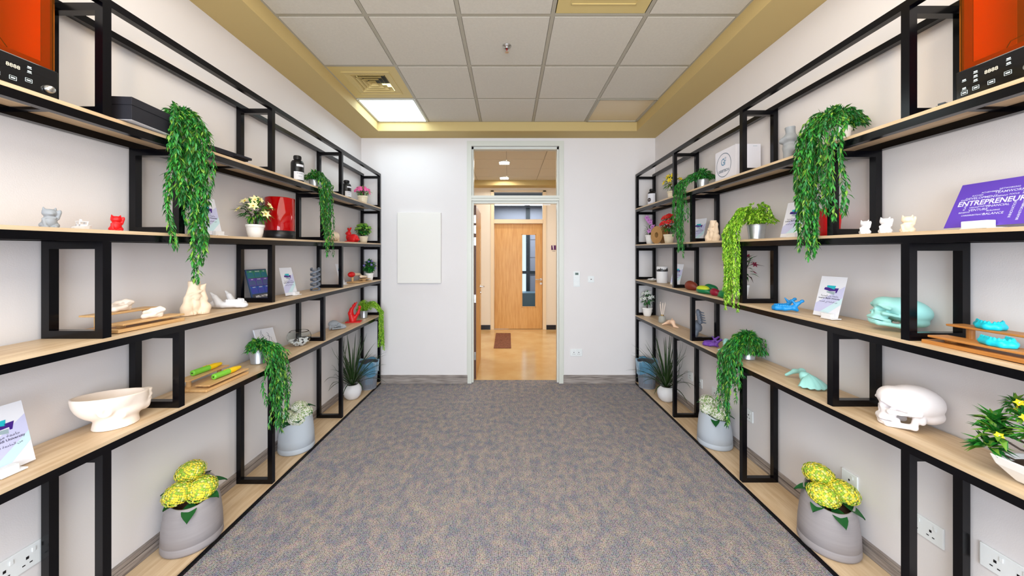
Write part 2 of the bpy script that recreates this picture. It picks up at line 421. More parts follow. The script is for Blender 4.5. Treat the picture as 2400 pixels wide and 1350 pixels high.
def vent(i, j, lab):
    x0, x1, y1, y0 = gx[i], gx[i+1], gy[j], gy[j+1]
    t = empty('ceiling_vent', lab, 'air vent', ((x0+x1)/2, (y0+y1)/2, HC+.03))
    a = .283; hole = .15
    f_ = MB()
    f_.box(-a, a, hole, a, -.03, -.024); f_.box(-a, a, -a, -hole, -.03, -.024); f_.box(-a, -hole, -hole, hole, -.03, -.024); f_.box(hole, a, -hole, hole, -.03, -.024)
    for s_ in (-1, 1):
        f_.box(-.2, .2, s_*.2-.004, s_*.2+.004, -.034, -.03); f_.box(s_*.2-.004, s_*.2+.004, -.2, .2, -.034, -.03)
    f_.build('faceplate', VENTM, t)
    MB().box(-hole-.01, hole+.01, -hole-.01, hole+.01, .05, .06).build('duct_back', mat('duct_dark', (40, 28, 14), .8), t)
    for r_ in (.148, .112, .076, .04):
        l = MB(); z0, z1 = -.036, -.004; ro, ri = r_, r_-.022
        q = [(-1,-1),(1,-1),(1,1),(-1,1)]
        vs = [(sx*ro, sy*ro, z0) for sx, sy in q] + [(sx*ri, sy*ri, z1) for sx, sy in q] + [(sx*(ro-.003), sy*(ro-.003), z0+.003) for sx, sy in q] + [(sx*(ri-.003), sy*(ri-.003), z1+.003) for sx, sy in q]
        fs = []
        for k in range(4):
            k2 = (k+1) % 4; fs += [(k, k+4, k2+4, k2), (k+8, k2+8, k2+12, k+12), (k, k2, k2+8, k+8)]
        l.add(vs, fs)
        if r_ == .04: l.add([(-.018,-.018,z1),(.018,-.018,z1),(.018,.018,z1),(-.018,.018,z1)], [(0,3,2,1)])
        l.build('louvre_ring', VENTM, t)
vent(0, 1, 'square yellowish metal ceiling air vent beside the lit light panel')
vent(3, 3, 'square golden ceiling vent panel at the top edge, right of the sprinkler')
t = empty('fire_sprinkler', 'small chrome fire sprinkler with red bulb in the middle of the ceiling', 'sprinkler', (-.01, 2.59, HC-.003))
MB().lathe([(.0, 0), (.034, 0), (.03, -.006), (.012, -.014), (.012, -.02)], 20, capb=False).build('escutcheon', CHROME, t, smooth=True)
MB().tube([(0, 0, -.016), (0, 0, -.04)], .003, 8).build('glass_bulb', mat('red_bulb', (170, 20, 20), .2), t)
b_ = MB()
b_.tube([(-.004, 0, -.016), (-.013, 0, -.028), (-.004, 0, -.044)], .002); b_.tube([(.004, 0, -.016), (.013, 0, -.028), (.004, 0, -.044)], .002)
b_.lathe([(.014, -.044), (.014, -.047), (0.002, -.047)], 14); b_.build('deflector', CHROME, t)

# doorway: casing, transom window, open leaf
tr = MB()
cz = H+1.40
tr.box(-.4964, DX0+.0, YW-.016, YW+.005, ZF, cz); tr.box(DX1, .674, YW-.016, YW+.005, ZF, cz); tr.box(DX0, DX1, YW-.016, YW+.005, DZT, cz)
tr.box(-.505, -.4964, YW-.008, YW, ZF, cz+.008); tr.box(.674, .682, YW-.008, YW, ZF, cz+.008); tr.box(-.4964, .674, YW-.008, YW, cz, cz+.008)
tr.box(DX0, DX0+.022, YW+.02, YW+.10, ZF, DZT); tr.box(DX1-.022, DX1, YW+.02, YW+.10, ZF, DZT); tr.box(DX0, DX1, YW+.02, YW+.10, DZT-.03, DZT)
struct(tr.build('trim_1', CASE))
zt0, zt1 = H+.677, H+.739
wt = MB(); wt.box(DX0, DX1, YW-.012, YW+.1, zt0+.031, zt1); wt.box(DX0, DX1, YW-.006, YW+.1, zt0, zt0+.029); wt.box(DX0+.02, DX1-.02, YW+.03, YW+.09, zt0-.03, zt0)
win2 = struct(wt.build('window_2', CASE))
MB().box(DX0+.02, DX1-.02, YW+.06, YW+.066, zt1, DZT-.03).build('pane', GLASS, win2)
# open leaf, hinged on the left, swung into the corridor
LH = zt0-.035-ZF
leaf = struct(MB().box(0, .94, 0, .04, .006, LH).build('door_1', DOORW, loc=(-.402, YW+.115, ZF), rz=R(90.8)))
MB().box(-.0012, -.0002, .001, .039, .01, LH-.004).build('edge_strip', mat('dark_edge', (92, 58, 46), .5), leaf)
for zz in (2.02, 1.89, 1.74, 1.02, .30):
    hb = MB().box(-.004, -.0012, .004, .036, zz-.05, zz+.05).tube([(-.006, .04, zz-.05), (-.006, .04, zz+.05)], .005, 8)
    for a in (-.03, 0, .03): hb.tube([(-.0045, .014 if a else .026, zz+a), (-.0055, .014 if a else .026, zz+a)], .003, 6)
    hb.build('hinge', CHROME, leaf)
def lever(parent, x, y, z, sgn, dirx):
    h_ = MB().tube([(x, y, z), (x, y+sgn*.05, z)], .009, 10).tube([(x, y+sgn*.05, z), (x+dirx*.05, y+sgn*.052, z), (x+dirx*.12, y+sgn*.045, z)], .009, 10)
    h_.tube([(x, y, z), (x, y+sgn*.008, z)], .025, 16).tube([(x, y, z-.09), (x, y+sgn*.008, z-.09)], .024, 16)
    return h_.build('door_handle', CHROME, parent, smooth=False)
lever(leaf, .87, 0, 1.10, -1, -1); lever(leaf, .87, .04, 1.10, 1, -1)
MB().box(.66, .80, -.002, .042, .55, 1.95).build('vision_pane', mat('frosty_glass', (170, 150, 110), .1), leaf)

# corridor
CY, CE, LX, RX = YW+.11, 7.45, -4.2, 4.2
struct(MB().box(LX, RX, CY, CE+.3, -.15, ZF).build('floor_corridor', CORF))
cc = MB(); cc.box(LX, RX, CY, 7.17, HC+.02, HC+.1); cc.box(LX, RX, 7.17, CE, HS, HC+.1)
corc = struct(cc.build('ceiling_corridor', CREAM))
for i in range(-6, 7):
    for j in range(5):
        x0, y0 = -.62+i*.6, CY+.01+j*.6; y1 = min(y0+.588, 7.165)
        if y1-y0 > .05: MB().box(x0, x0+.588, y0, y1, HC-.003, HC+.02).build('ceiling_tile', TILE, corc)
gb = MB(); gb.box(LX, RX, CY, 7.17, HC+.004, HC+.012); gb.build('grid_bar', TBAR, corc)
# corridor back wall with openings for a door and its transom
OX0, OX1 = (1158-CX)/F*CE, (1272-CX)/F*CE
OZ1 = H+(600-450)/F*CE
cw = MB(); cw.box(LX, OX0-.07, CE, CE+.12, -.1, 3.3); cw.box(OX1+.07, RX, CE, CE+.12, -.1, 3.3); cw.box(OX0-.07, OX1+.07, CE, CE+.12, OZ1+.02, 3.3)
struct(cw.build('wall_corridor', CORW))
struct(MB().box(LX, -.51, CY-.002, CY+.004, ZF, HC).box(.7, RX, CY-.002, CY+.004, ZF, HC).build('wall_corridor_near', CORW))
struct(MB().box(LX-.1, LX, CY, CE, ZF, HC+.1).build('wall_corridor_left', CORW)); struct(MB().box(RX, RX+.1, CY, CE, ZF, HC+.1).build('wall_corridor_right', CORW))
SK = mat('black_skirting', (24, 26, 40), .3)
struct(MB().box(LX, OX0-.08, CE-.014, CE, ZF, ZF+.095).build('baseboard_corridor', SK))
struct(MB().box(OX1+.08, RX, CE-.014, CE, ZF, ZF+.095).build('baseboard_corridor', SK))
zdt = H+(600-524)/F*CE
t2 = MB(); CR2 = mat('cream_frame', (238, 216, 184), .45)
for x0, x1 in ((OX0-.07, OX0), (OX1, OX1+.07)): t2.box(x0, x1, CE-.02, CE+.12, ZF, OZ1+.03)
t2.box(OX0-.07, OX1+.07, CE-.02, CE+.12, OZ1, OZ1+.03); t2.box(OX0, OX1, CE-.03, CE+.1, zdt, zdt+.085)
struct(t2.build('trim_2', CR2, bevel=.003))
w3 = struct(MB().box(OX0, OX1, CE+.08, CE+.1, zdt+.085, zdt+.1).build('window_3', CR2))
MB().box(OX0, OX1, CE+.04, CE+.046, zdt+.1, OZ1).build('pane', GLASS, w3)
VX0, VX1 = (1223-CX)/F*CE, (1256-CX)/F*CE; VZ0, VZ1 = H+(600-719)/F*CE, H+(600-550)/F*CE
d2 = MB(); ya, yb = CE+.03, CE+.07
d2.box(OX0+.004, VX0, ya, yb, ZF+.008, zdt-.004); d2.box(VX1, OX1-.004, ya, yb, ZF+.008, zdt-.004); d2.box(VX0, VX1, ya, yb, ZF+.008, VZ0); d2.box(VX0, VX1, ya, yb, VZ1, zdt-.004)
door2 = struct(d2.build('door_2', DOORW))
vf = MB()
for s_ in (VX0, VX1): vf.box(s_-.012, s_+.012, ya-.006, ya, VZ0-.012, VZ1+.012)
vf.box(VX0, VX1, ya-.006, ya, VZ0-.012, VZ0+.004); vf.box(VX0, VX1, ya-.006, ya, VZ1-.004, VZ1+.012); vf.build('glazing_bead', DOORW, door2)
MB().box(VX0, VX1, ya+.015, ya+.021, VZ0, VZ1).build('vision_pane', GLASS, door2)
lever(door2, (1268-CX)/F*CE, ya, H+(600-655)/F*CE, -1, -1)
# door closer arm at the head of the doorway
tag(MB().box(.20, .27, YW+.03, YW+.06, zt0-.05, zt0-.036).box(.27, .52, YW+.035, YW+.055, zt0-.046, zt0-.04).build('door_closer', CHROME), 'thin metal door closer arm under the head of the open doorway', 'door closer')
# things in the corridor
MATB = mat('brown_mat', (140, 88, 64), .95, c2=(104, 62, 44), vscale=30, bump=.5, bscale=150)
t = empty('door_mat', 'brown two-piece mat on the tan corridor floor', 'mat', (-.097, 6.5, ZF+.0005))
MB().box(-.147, .147, 0, .57, 0, .008).build('mat_panel', MATB, t); MB().box(-.147, .147, -.58, -.006, 0, .008).build('mat_panel', MATB, t)
sx = (1298-CX)/F*CE
t = empty('wall_sign', 'small purple sign plate on the corridor wall right of the beech door', 'sign', (sx, CE-.001, H+.13))
MB().box(-.055, .055, -.006, 0, 0, .095).build('plate', mat('sign_purple', (92, 34, 96), .4), t)
MB().add([(-.03,-.0065,.093),(-.005,-.0065,.093),(.0,-.0065,.002),(-.012,-.0065,.002)], [(0,3,2,1)]).build('printed_stripe', WPLA, t)
text('A 0204', .022, DARKP, t, Matrix.Translation((0, -.003, -.03)) @ Matrix.Rotation(R(90), 4, 'X'))
for (px_, d_, lab) in ((1182, 5.8, 'round lit downlight in the corridor ceiling, nearer of the two'), (1182, 6.94, 'round lit downlight in the corridor ceiling, farther, above the beech door')):
    t = empty('downlight', lab, 'ceiling light', ((px_-CX)/F*d_, d_, HC-.003))
    MB().lathe([(.085, 0), (.1, 0), (.098, -.008), (.085, -.01)], 28, capb=False).build('ring', WPLA, t, smooth=True)
    MB().lathe([(.086, -.004), (.086, -.002)], 28, capt=True).build('lamp_disc', mat('downlight_glow', (255, 250, 235), .4, emit=14), t)
# room behind the far door
FG = mat('far_grey_panel', (150, 152, 166), .4); FR = mat('far_dark_frame', (34, 44, 52), .4)
fr = MB(); YB = 9.9
fr.box(-2.2, 2.6, CE+.12, YB+.1, -.1, ZF)
struct(fr.build('floor_far_room', mat('far_floor', (120, 140, 156), .25)))
struct(MB().box(-2.2, 2.6, CE+.12, YB+.1, 2.95, 3.05).build('ceiling_far_room', mat('far_ceiling', (120, 122, 126), .8)))
struct(MB().box(-2.3, -2.2, CE+.12, YB+.1, ZF, 3).build('wall_far_left', FG)); struct(MB().box(2.6, 2.7, CE+.12, YB+.1, ZF, 3).build('wall_far_right', FG))
xs = (1237-CX)/F*YB   # post line
fw = MB(); fw.box(xs+.03, 2.6, YB, YB+.1, ZF, 3); fw.box(-2.2, -.6, YB, YB+.1, ZF, 3); fw.box(-.6, xs+.03, YB, YB+.1, 2.35, 3); fw.box(-.6, xs+.03, YB, YB+.1, ZF, .42)
fwall = struct(fw.build('wall_far_back', FG))
for i in range(3):
    for j in range(6): MB().box(xs+.06+i*.62, xs+.66+i*.62, YB-.02, YB, ZF+.02+j*.5, ZF+.505+j*.5).build('wall_panel', FG, fwall)
w4 = MB(); w4.box(xs-.05, xs+.05, YB-.06, YB+.02, ZF, 2.9); w4.box(-.6, 1.0, YB-.05, YB+.0, 1.05, 1.13); w4.box(-.6, xs, YB-.03, YB+.02, 2.3, 2.36); w4.box(-.65, -.6, YB-.03, YB+.02, .4, 2.4)
win4 = struct(w4.build('window_4', FR)); MB().box(-.6, xs, YB+.03, YB+.036, .42, 2.35).build('pane', GLASS, win4)
tag(MB().box(.0, 1.2, 8.55, 8.95, ZF, .62).box(-.02, 1.22, 8.53, 8.97, .62, .65).build('low_cabinet', mat('blue_grey_cabinet', (96, 122, 136), .4), bevel=.004), 'blue-grey low cabinet seen through the glass of the beech door', 'cabinet')

# ------------------------------------------------------------------ things on the front wall
def wx(px): return (px-CX)/F*YW
def wz(py): return H+(HY-py)/F*YW
t = empty('white_board', 'blank white canvas panel on the front wall left of the doorway', 'panel', (0, 0, 0))
x0, x1 = (931-CX)/F*4.265, (1033-CX)/F*4.265; z0, z1 = H+(600-664)/F*4.265, H+(600-498)/F*4.265
MB().box(x0, x1, 4.268, 4.304, z0, z1).build('canvas', mat('board_white', (234, 232, 228), .6, bump=.1, bscale=500), t, bevel=.004)
t = empty('light_switch', 'tall white thermostat and double switch plate right of the doorway', 'switch', (wx(1351.5), YW, wz(654)))
MB().box(-.04, .04, -.008, 0, -.094, .094).build('plate', SOCK, t, bevel=.003)
for z_ in (-.055, .0): MB().box(-.033, .033, -.012, -.008, z_-.025, z_+.025).build('rocker', SOCK, t, bevel=.002)
MB().box(-.02, .02, -.0095, -.008, .05, .078).build('display', mat('lcd', (96, 120, 112), .3), t)
text('24', .022, BLK, t, Matrix.Translation((0, -.0098, .064)) @ Matrix.Rotation(R(90), 4, 'X'))
t = empty('wall_outlet', 'small square white single wall outlet right of the switch plate', 'outlet', (wx(1385), YW, wz(654.5)))
MB().box(-.038, .038, -.008, 0, -.04, .04).build('plate', SOCK, t, bevel=.003)
MB().box(-.024, .024, -.014, -.008, -.025, .025).build('insert', SOCK, t, bevel=.002)
MB().box(-.008, .008, -.015, -.0138, -.004, .004).build('jack', BLK, t)
def socket(loc, rz, lab, gangs=2, sw=True):
    t = empty('wall_socket', lab, 'socket', loc, rz); hw = .074 if gangs == 2 else .043
    MB().box(-hw, hw, -.009, 0, -.043, .043).build('plate', SOCK, t, bevel=.003)
    for g in range(gangs):
        cx = (g-.5)*.06 if gangs == 2 else 0
        MB().box(cx-.004, cx+.004, -.0098, -.009, -.002, .008).box(cx-.014, cx-.006, -.0098, -.009, -.021, -.017).box(cx+.006, cx+.014, -.0098, -.009, -.021, -.017).build('pin_hole', BLK, t)
        if sw: MB().box(cx+.012, cx+.022, -.012, -.009, .014, .030).build('switch', SOCK, t, bevel=.001)
    return t
socket((wx(1350.5), YW, wz(826)), 0, 'white double socket low on the front wall between doorway and right shelves')
def wall_y(px): return XW*F/abs(px-CX)
def rsock(px, py, lab, g=2):
    y = wall_y(px); socket((XW, y, H+(HY-py)/F*y), R(-90), lab, g)
rsock(1994, 1126, 'white safety socket with green mark above the near grey planter, right wall', 1)
rsock(2166, 1234, 'white double socket on the right wall between the near bottom posts')
rsock(2365, 1335, 'white double socket low at the right edge of the photo')
rsock(1677, 922, 'white single socket above the pale planter with white hydrangeas, right wall', 1)
rsock(1757, 973, 'white single socket right of the pale planter behind the trailing plant', 1)
rsock(1641, 897, 'white single socket just right of the back post by the spiky plant', 1)
rsock(1619, 881, 'white single socket behind the spiky plant leaves on the right wall', 1)
y_ = wall_y(32); socket((-XW, y_, H+(HY-1326)/F*y_), R(90), 'white double socket in the bottom left corner of the photo')

# ------------------------------------------------------------------ shelving units
LEDGE = {-1: ([.405, 1.372, 2.336, 3.301, 4.275], [.388, 1.683, 2.98, 4.275]),
         +1: ([.42, 1.386, 2.352, 3.313, 4.275], [.40, 1.706, 2.993, 4.275])}
YN, YE = .375, 4.275
def unit(side):
    u = empty('shelving_unit', ('tall black metal and oak shelving unit along the %s wall' % ('left' if side < 0 else 'right')), 'shelving unit', (0, 0, 0))
    T = .015
    xf, xb = side*(XF+T), side*(XB-T)
    for lv in range(6):
        for x in (xf, xb):
            za, zb = bar_z(side, lv, YN)-T, bar_z(side, lv, YE)-T
            MB().beam((x, YN, za), (x, YE, zb), (T, 0, 0), (0, 0, T*(.93 if lv == 0 else 1))).build('rail', BLACK, u)
        if lv < 5:
            b_ = MB(); h_ = (top_z(side, lv, 2)-bar_z(side, lv, 2))/2 if lv else .010
            za, zb = top_z(side, lv, YN)-h_, top_z(side, lv, YE)-h_
            xm = side*(XF+XB)/2; hw = (XB-XF)/2-(.001 if lv else .0)
            b_.beam((xm, YN+.002, za), (xm, YE-.002, zb), (hw, 0, 0), (0, 0, h_)).build('shelf_board', OAK, u)
        ys = LEDGE[side][0 if lv in (0, 2, 4) else 1]
        if lv < 5:
            for yf in ys:
                y = yf-T
                zb_, zt_ = top_z(side, lv, y), bar_z(side, lv+1, y)-2*T
                for x in (xf, xb): MB().beam((x, y, zb_), (x, y, zt_), (T, 0, 0), (0, T, 0)).build('post', BLACK, u)
                xi, xo = side*(XF+2*T), side*(XB-2*T)
                MB().beam((xi, y, zb_+T), (xo, y, zb_+T), (0, T, 0), (0, 0, T)).build('crossbar', BLACK, u)
                MB().beam((xi, y, zt_-T), (xo, y, zt_-T), (0, T, 0), (0, 0, T)).build('crossbar', BLACK, u)
    for y in (1.245, 2.117, 3.0, 3.87):
        z = bar_z(side, 4, y)-.006; MB().beam((side*(XF+2*T), y, z), (side*(XB-2*T), y, z), (0, .010, 0), (0, 0, .005)).build('tie_bar', BLACK, u)
    return u
unit(-1); unit(1)
# ------------------------------------------------------------------ builders for the shelf items
def yaw(side): return 0 if side < 0 else math.pi        # local +X looks into the room
TXT_L = Matrix(((0,0,1,0),(1,0,0,0),(0,1,0,0),(0,0,0,1)))  # text drawn in the local YZ plane, facing +X
def on(side, px, xd, lv): return P(side, px, xd, lv)
def flat(name, polys, mats, parent, x, w, h, lean=None):
    """flat print: polygons in 0..1 card space on the local YZ plane"""
    for (m, pts) in polys:
        o = MB().add([(x, (u-.5)*w, v*h) for u, v in pts], [tuple(range(len(pts)))]).build(name, m, parent)
C_TEAL, C_PURP, C_GREY = mat('logo_teal', (28, 180, 196), .4), mat('logo_purple', (62, 26, 128), .4), mat('logo_grey', (152, 172, 182), .4)
C_LAV, C_AQ = mat('tint_lavender', (196, 198, 232), .35), mat('tint_aqua', (196, 224, 234), .35)
AR1, AR2 = '\ufe94\ufecc\ufee3\ufe8e\ufe9f', '\ufea9\ufe8e\ufeae\ufe9f\u0648\u0627'
def card(side, px, xd, lv, label, w=.138, h=.212, turn=0, holder=True, block=-.25):
    t = empty('leaflet_stand', label, 'leaflet', on(side, px, xd, lv), yaw(side)+R(turn), 'leaflets in white block holders')
    M = Matrix.Translation((0, 0, .006)) @ Matrix.Rotation(R(-14), 4, 'Y')
    s_ = MB().box(-.0012, .0, -w/2, w/2, 0, h).build('sheet', WCARD, t); s_.matrix_local = M
    flat('tint', [(C_LAV, [(0, .1), (.25, .1), (1, .5), (1, .78), (0, .3)]), ], None, s_, .0004, w, h)
    flat('tint', [(C_AQ, [(.25, .1), (.6, .1), (1, .34), (1, .5)])], None, s_, .0005, w, h)
    flat('logo', [(C_TEAL, [(.30, .755), (.32, .735), (.63, .68), (.66, .775), (.34, .775)]),
                  (C_PURP, [(.22, .665), (.45, .635), (.69, .645), (.69, .60), (.735, .60), (.79, .72), (.62, .715), (.62, .685), (.36, .725), (.24, .72)]),
                  (C_GREY, [(.34, .60), (.66, .55), (.67, .625), (.36, .63)])], None, s_, .0008, w, h)
    T = lambda v: Matrix.Translation((.0009, 0, v*h)) @ TXT_L
    text('\ufe94\ufee8\ufbfe\ufeaa\ufee4\ufedf\u0627 \ufee6\ufee3 \ufe94\ufecc\ufee3\ufe8e\ufe9f', w*.095, DARKP, s_, T(.515), sx=1.05)
    text('Luqman Majidi University', w*.082, DARKP, s_, T(.455), bold=w*.0012)
    text('\ufe94\ufee8\ufbfe\ufeaa\ufee4\ufedf\u0627 \ufef2\ufed3 \ufe94\ufecc\ufee3\ufe8e\ufea0\ufedf\u0627 \ufee6\ufee3', w*.08, DARKP, s_, T(.37))
    if holder:
        MB().box(.0, .022, block*w-.024, block*w+.03, 0, .026).box(-.02, .03, block*w-.018, block*w+.045, 0, .006).build('holder_block', WPLA, t, bevel=.0015)
    return t

def lathe_thing(name, label, cat, loc, prof, m, parts=(), group=None, rz=0):
    t = empty(name, label, cat, loc, rz, group)
    return t
def pot(t, kind, r, h, z0=0):
    if kind == 'metal':
        MB().lathe([(r*.78, 0), (r*.80, .004), (r*.80, h*.07), (r*.78, h*.09), (r*.96, h*.93), (r*.96, h*.95), (r*1.03, h*.965), (r*1.03, h), (r*.95, h), (r*.93, h*.86)], 32).build('pot', GALV, t, smooth=True)
        MB().lathe([(r*.93, h*.87), (.001, h*.89)], 24, capb=False).build('gravel', mat('white_gravel', (226, 226, 222), .8, var=.3, vscale=160, bump=1.0, bscale=170), t)
    else:
        m = {'white': WPOT, 'cream': mat('cream_pot', (236, 224, 200), .35), 'gloss': WPLA}[kind]
        if kind == 'cream': m = mat('cream_pot', (236, 224, 200), .35)
        MB().lathe([(r*.62, 0), (r*.70, h*.03), (r*.84, h*.4), (r*.93, h*.78), (r*.94, h*.8), (r*1.0, h*.82), (r*1.02, h), (r*.93, h), (r*.9, h*.84)], 32).build('pot', m, t, smooth=True)
        MB().lathe([(r*.9, h*.85), (.001, h*.88)], 24, capb=False).build('soil', SOIL, t)

def vines(side, potpx, xd, lv, label, yc, ends, mats, potr=.06, poth=.11, pk='metal', leafL=.036, leafW=.0095, step=.0155, xe=(1.49, 1.545), rise=(.07, .15), seed=1, per=2, arch=.0, mound=60, category='hanging plant', curl=.1, droop=.3):
    """trailing plant: every vine is a part (stem and its leaves)"""
    rn = random.Random(seed)
    loc = on(side, potpx, xd, lv); t = empty('trailing_plant', label, category, loc, 0, 'trailing plants in pots on the shelves')
    pot(t, pk, potr, poth)
    L = Vector(loc); out = -side
    def leafy(mb, pts, dens=1.0, hang=True):
        for i in range(1, len(pts)-1):
            if rn.random() > dens: continue
            p = pts[i]; d = (pts[i+1]-pts[i-1]).normalized()
            for q in range(per):
                a = rn.uniform(0, 6.283)
                o = Vector((math.cos(a), math.sin(a), rn.uniform(-.3, .3)))
                dd = d*rn.uniform(.5, 1.1)+o*rn.uniform(.45, .9)+Vector((0, 0, -.25))
                mb.leaf(p, dd, o+Vector((0, 0, 1)), leafL*rn.uniform(.7, 1.2), leafW*rn.uniform(.8, 1.25), mi=rn.choices(range(len(mats)), weights=[5, 4, 1.5, 2][:len(mats)])[0], fold=rn.uniform(-.2, .35), curl=curl)
            if i == len(pts)-2: mb.leaf(p, d, (1, 0, 0), leafL, leafW, mi=1)
    for (dy0, dy1, z_end, n) in ends:
        for k in range(n):
            mb = MB()
            s0 = Vector((rn.uniform(-.5, .5)*potr, rn.uniform(-.5, .5)*potr, poth*.85))
            xt = out*(abs(loc[0])-rn.uniform(*xe)); yt = yc-loc[1]+rn.uniform(dy0, dy1)
            ze = (z_end+H)-loc[2]+rn.uniform(0, .10)
            hgt = rn.uniform(*rise); zt = poth*.9-rn.uniform(.0, .05)
            pts = []
            n1 = 12
            for i in range(n1+1):
                u = i/n1; e = u*u*(3-2*u)
                pts.append(Vector((lerp(s0.x, xt, u), lerp(s0.y, yt, u), lerp(s0.z, zt, u)+hgt*math.sin(math.pi*min(1, u*1.02))*(1-.25*u))))
            ln = max(zt-ze, .03); nn = max(2, int(ln/step)); ph, am = rn.uniform(0, 6), rn.uniform(.006, .018)
            yj, xj = rn.uniform(-.03, .03), rn.uniform(-.012, .02)*out
            for i in range(1, nn+1):
                u = i/nn
                pts.append(Vector((xt+xj*u+am*.6*math.sin(u*7+ph), yt+yj*u+am*math.sin(u*5+ph*2), lerp(zt, ze, u))))
            arc = []
            for i in range(len(pts)-1):
                seg = (pts[i+1]-pts[i]).length; c = max(1, round(seg/step))
                arc += [pts[i].lerp(pts[i+1], j/c) for j in range(c)]
            arc.append(pts[-1])
            mb.m = []; mb.tube(arc[::2] if len(arc) > 6 else arc, .0013, 3, mi=len(mats))
            leafy(mb, arc)
            mb.build('vine', list(mats)+[STEM], t)
    # short sprigs around the crown
    for k in range(mound//6):
        mb = MB()
        for q in range(6):
            a = rn.uniform(0, 6.283); rr = rn.uniform(.3, 1.1)*potr*1.3; zz = rn.uniform(.02, rise[1]*.8)
            pts = [Vector((0, 0, poth*.85)), Vector((rr*.4*math.cos(a), rr*.4*math.sin(a), poth+zz)), Vector((rr*math.cos(a), rr*math.sin(a), poth+zz*.9)), Vector((rr*1.5*math.cos(a), rr*1.5*math.sin(a), poth*(1 if droop > 0 else 1+droop)+zz*max(droop, .1)))]
            if side*(loc[0]+pts[-1].x) > 1.775: pts[-1].x = pts[-2].x = side*1.77-loc[0]
            arc = [pts[i].lerp(pts[i+1], j/4) for i in range(3) for j in range(4)]+[pts[-1]]
            mb.tube(arc[::3], .0012, 3, mi=len(mats)); leafy(mb, arc)
        mb.build('sprig', list(mats)+[STEM], t)
    return t

def petal_flower(mb, c, d, r, n, mi, mc, w=.5, cup=.3):
    d = Vector(d).normalized(); a = d.cross(Vector((.2, .3, .93)));
    if a.length < .1: a = d.cross(Vector((1, 0, 0)))
    a.normalize(); b = d.cross(a)
    for k in range(n):
        t = 2*math.pi*k/n
        mb.leaf(c, a*math.cos(t)+b*math.sin(t)+d*cup, d, r, r*w, mi=mi, fold=.15, curl=.15)
    mb.ball(tuple(Vector(c)+d*r*.12), r*.14, 6, 4, mi=mc)
def bouquet(side, px, xd, lv, label, potk, potr, poth, h, spread, lmats, fmat=None, fcore=None, nf=8, fr=.03, nl=70, ll=.05, lw=.014, seed=3, petals=6, name='potted_flowers', fw=.45, low=.3, cat='potted plant', stems=6):
    rn = random.Random(seed); loc = on(side, px, xd, lv); t = empty(name, label, cat, loc)
    pot(t, potk, potr, poth)
    mb = MB(); lim = .012
    def clampx(p):
        if side*(loc[0]+p.x) > XW-.02: p.x = side*(XW-.02)-loc[0]
        return p
    for k in range(stems):
        a = 6.283*k/stems+rn.uniform(-.3, .3); tip = clampx(Vector((math.cos(a)*spread*.6, math.sin(a)*spread*.6, poth+h*rn.uniform(.5, .85))))
        mb.tube([Vector((0, 0, poth*.8)), Vector((tip.x*.4, tip.y*.4, poth+h*.35)), tip], .0022, 5, mi=0)
    mb.build('stems', BARK, t)
    mb = MB()
    for k in range(nl):
        a = rn.uniform(0, 6.283); v = rn.uniform(-.85, 1); rr = math.sqrt(1-v*v)*rn.uniform(.35, .92)
        e = Vector((rr*math.cos(a), rr*math.sin(a), v*rn.uniform(.5, .9)))
        p = clampx(Vector((e.x*spread*.8, e.y*spread*.8, poth+h*.5+e.z*h*.42)))
        d = Vector((e.x, e.y, e.z*.8+rn.uniform(-.25, .35)))
        q = p+d.normalized()*ll
        if side*(loc[0]+q.x) > XW-.005: d.x = -abs(d.x)*side
        mb.leaf(p, d, (0, 0, 1), ll*rn.uniform(.7, 1.2), lw*rn.uniform(.8, 1.2), mi=rn.randrange(len(lmats)), fold=rn.uniform(0, .4), curl=.2)
    f_ = mb.build('foliage', lmats, t)
    if fmat:
        for k in range(nf):
            mb = MB(); a = 6.283*k/nf*2.4+rn.uniform(-.3, .3); u = (k+.5)/nf
            el = lerp(-.35, 1.4, u)
            c = clampx(Vector((spread*math.cos(a)*math.cos(el)*.9, spread*math.sin(a)*math.cos(el)*.9, poth+h*(.5+.46*math.sin(el)))))
            if side*(loc[0]+c.x)+fr > XW: c.x = side*(XW-fr)-loc[0]
            d = Vector((c.x-side*.05, c.y-.03, h*.3))
            petal_flower(mb, c, d, fr, petals, 0, 1, w=fw)
            mb.build('blossom', [fmat, fcore or fmat], t)
    return t

# ---- shared shapes
CAT = [('e', (0,0,.30), (.24,.23,.32)), ('e', (.03,0,.70), (.22,.24,.20)), ('cm', (.02,.15,.82), (.0,.185,.97), .075, .02), ('e', (.21,0,.66), (.06,.08,.05)),
       ('cm', (.13,.14,.05), (.27,.13,.05), .09, .07), ('c', (.12,-.2,.42), (.20,-.17,.16), .06, .05), ('c', (.08,.22,.45), (.14,.27,.72), .06, .06), ('e', (.14,.27,.80), (.055,.06,.075)),
       ('em', (-.02,.17,.14), (.2,.14,.14)), ('-em', (.245,.09,.74), (.02,.03,.015)), ('c', (-.2,0,.1), (-.3,.1,.22), .05, .035), ('b', (0,0,.03), (.26,.25,.03), .03),
       ('c', (.17,-.14,.48), (.17,.14,.48), .035, .035)]
def cat_figure(side, px, xd, lv, label, m, h, turn):
    t = empty('cat_figurine', label, 'figurine', on(side, px, xd, lv), yaw(side)+R(turn), 'small printed cat figurines')
    blob('body', 'cat', CAT, m, t, (-.4,-.45,0), (.4,.45,1.02), .022, .06, (h, h, h)); return t
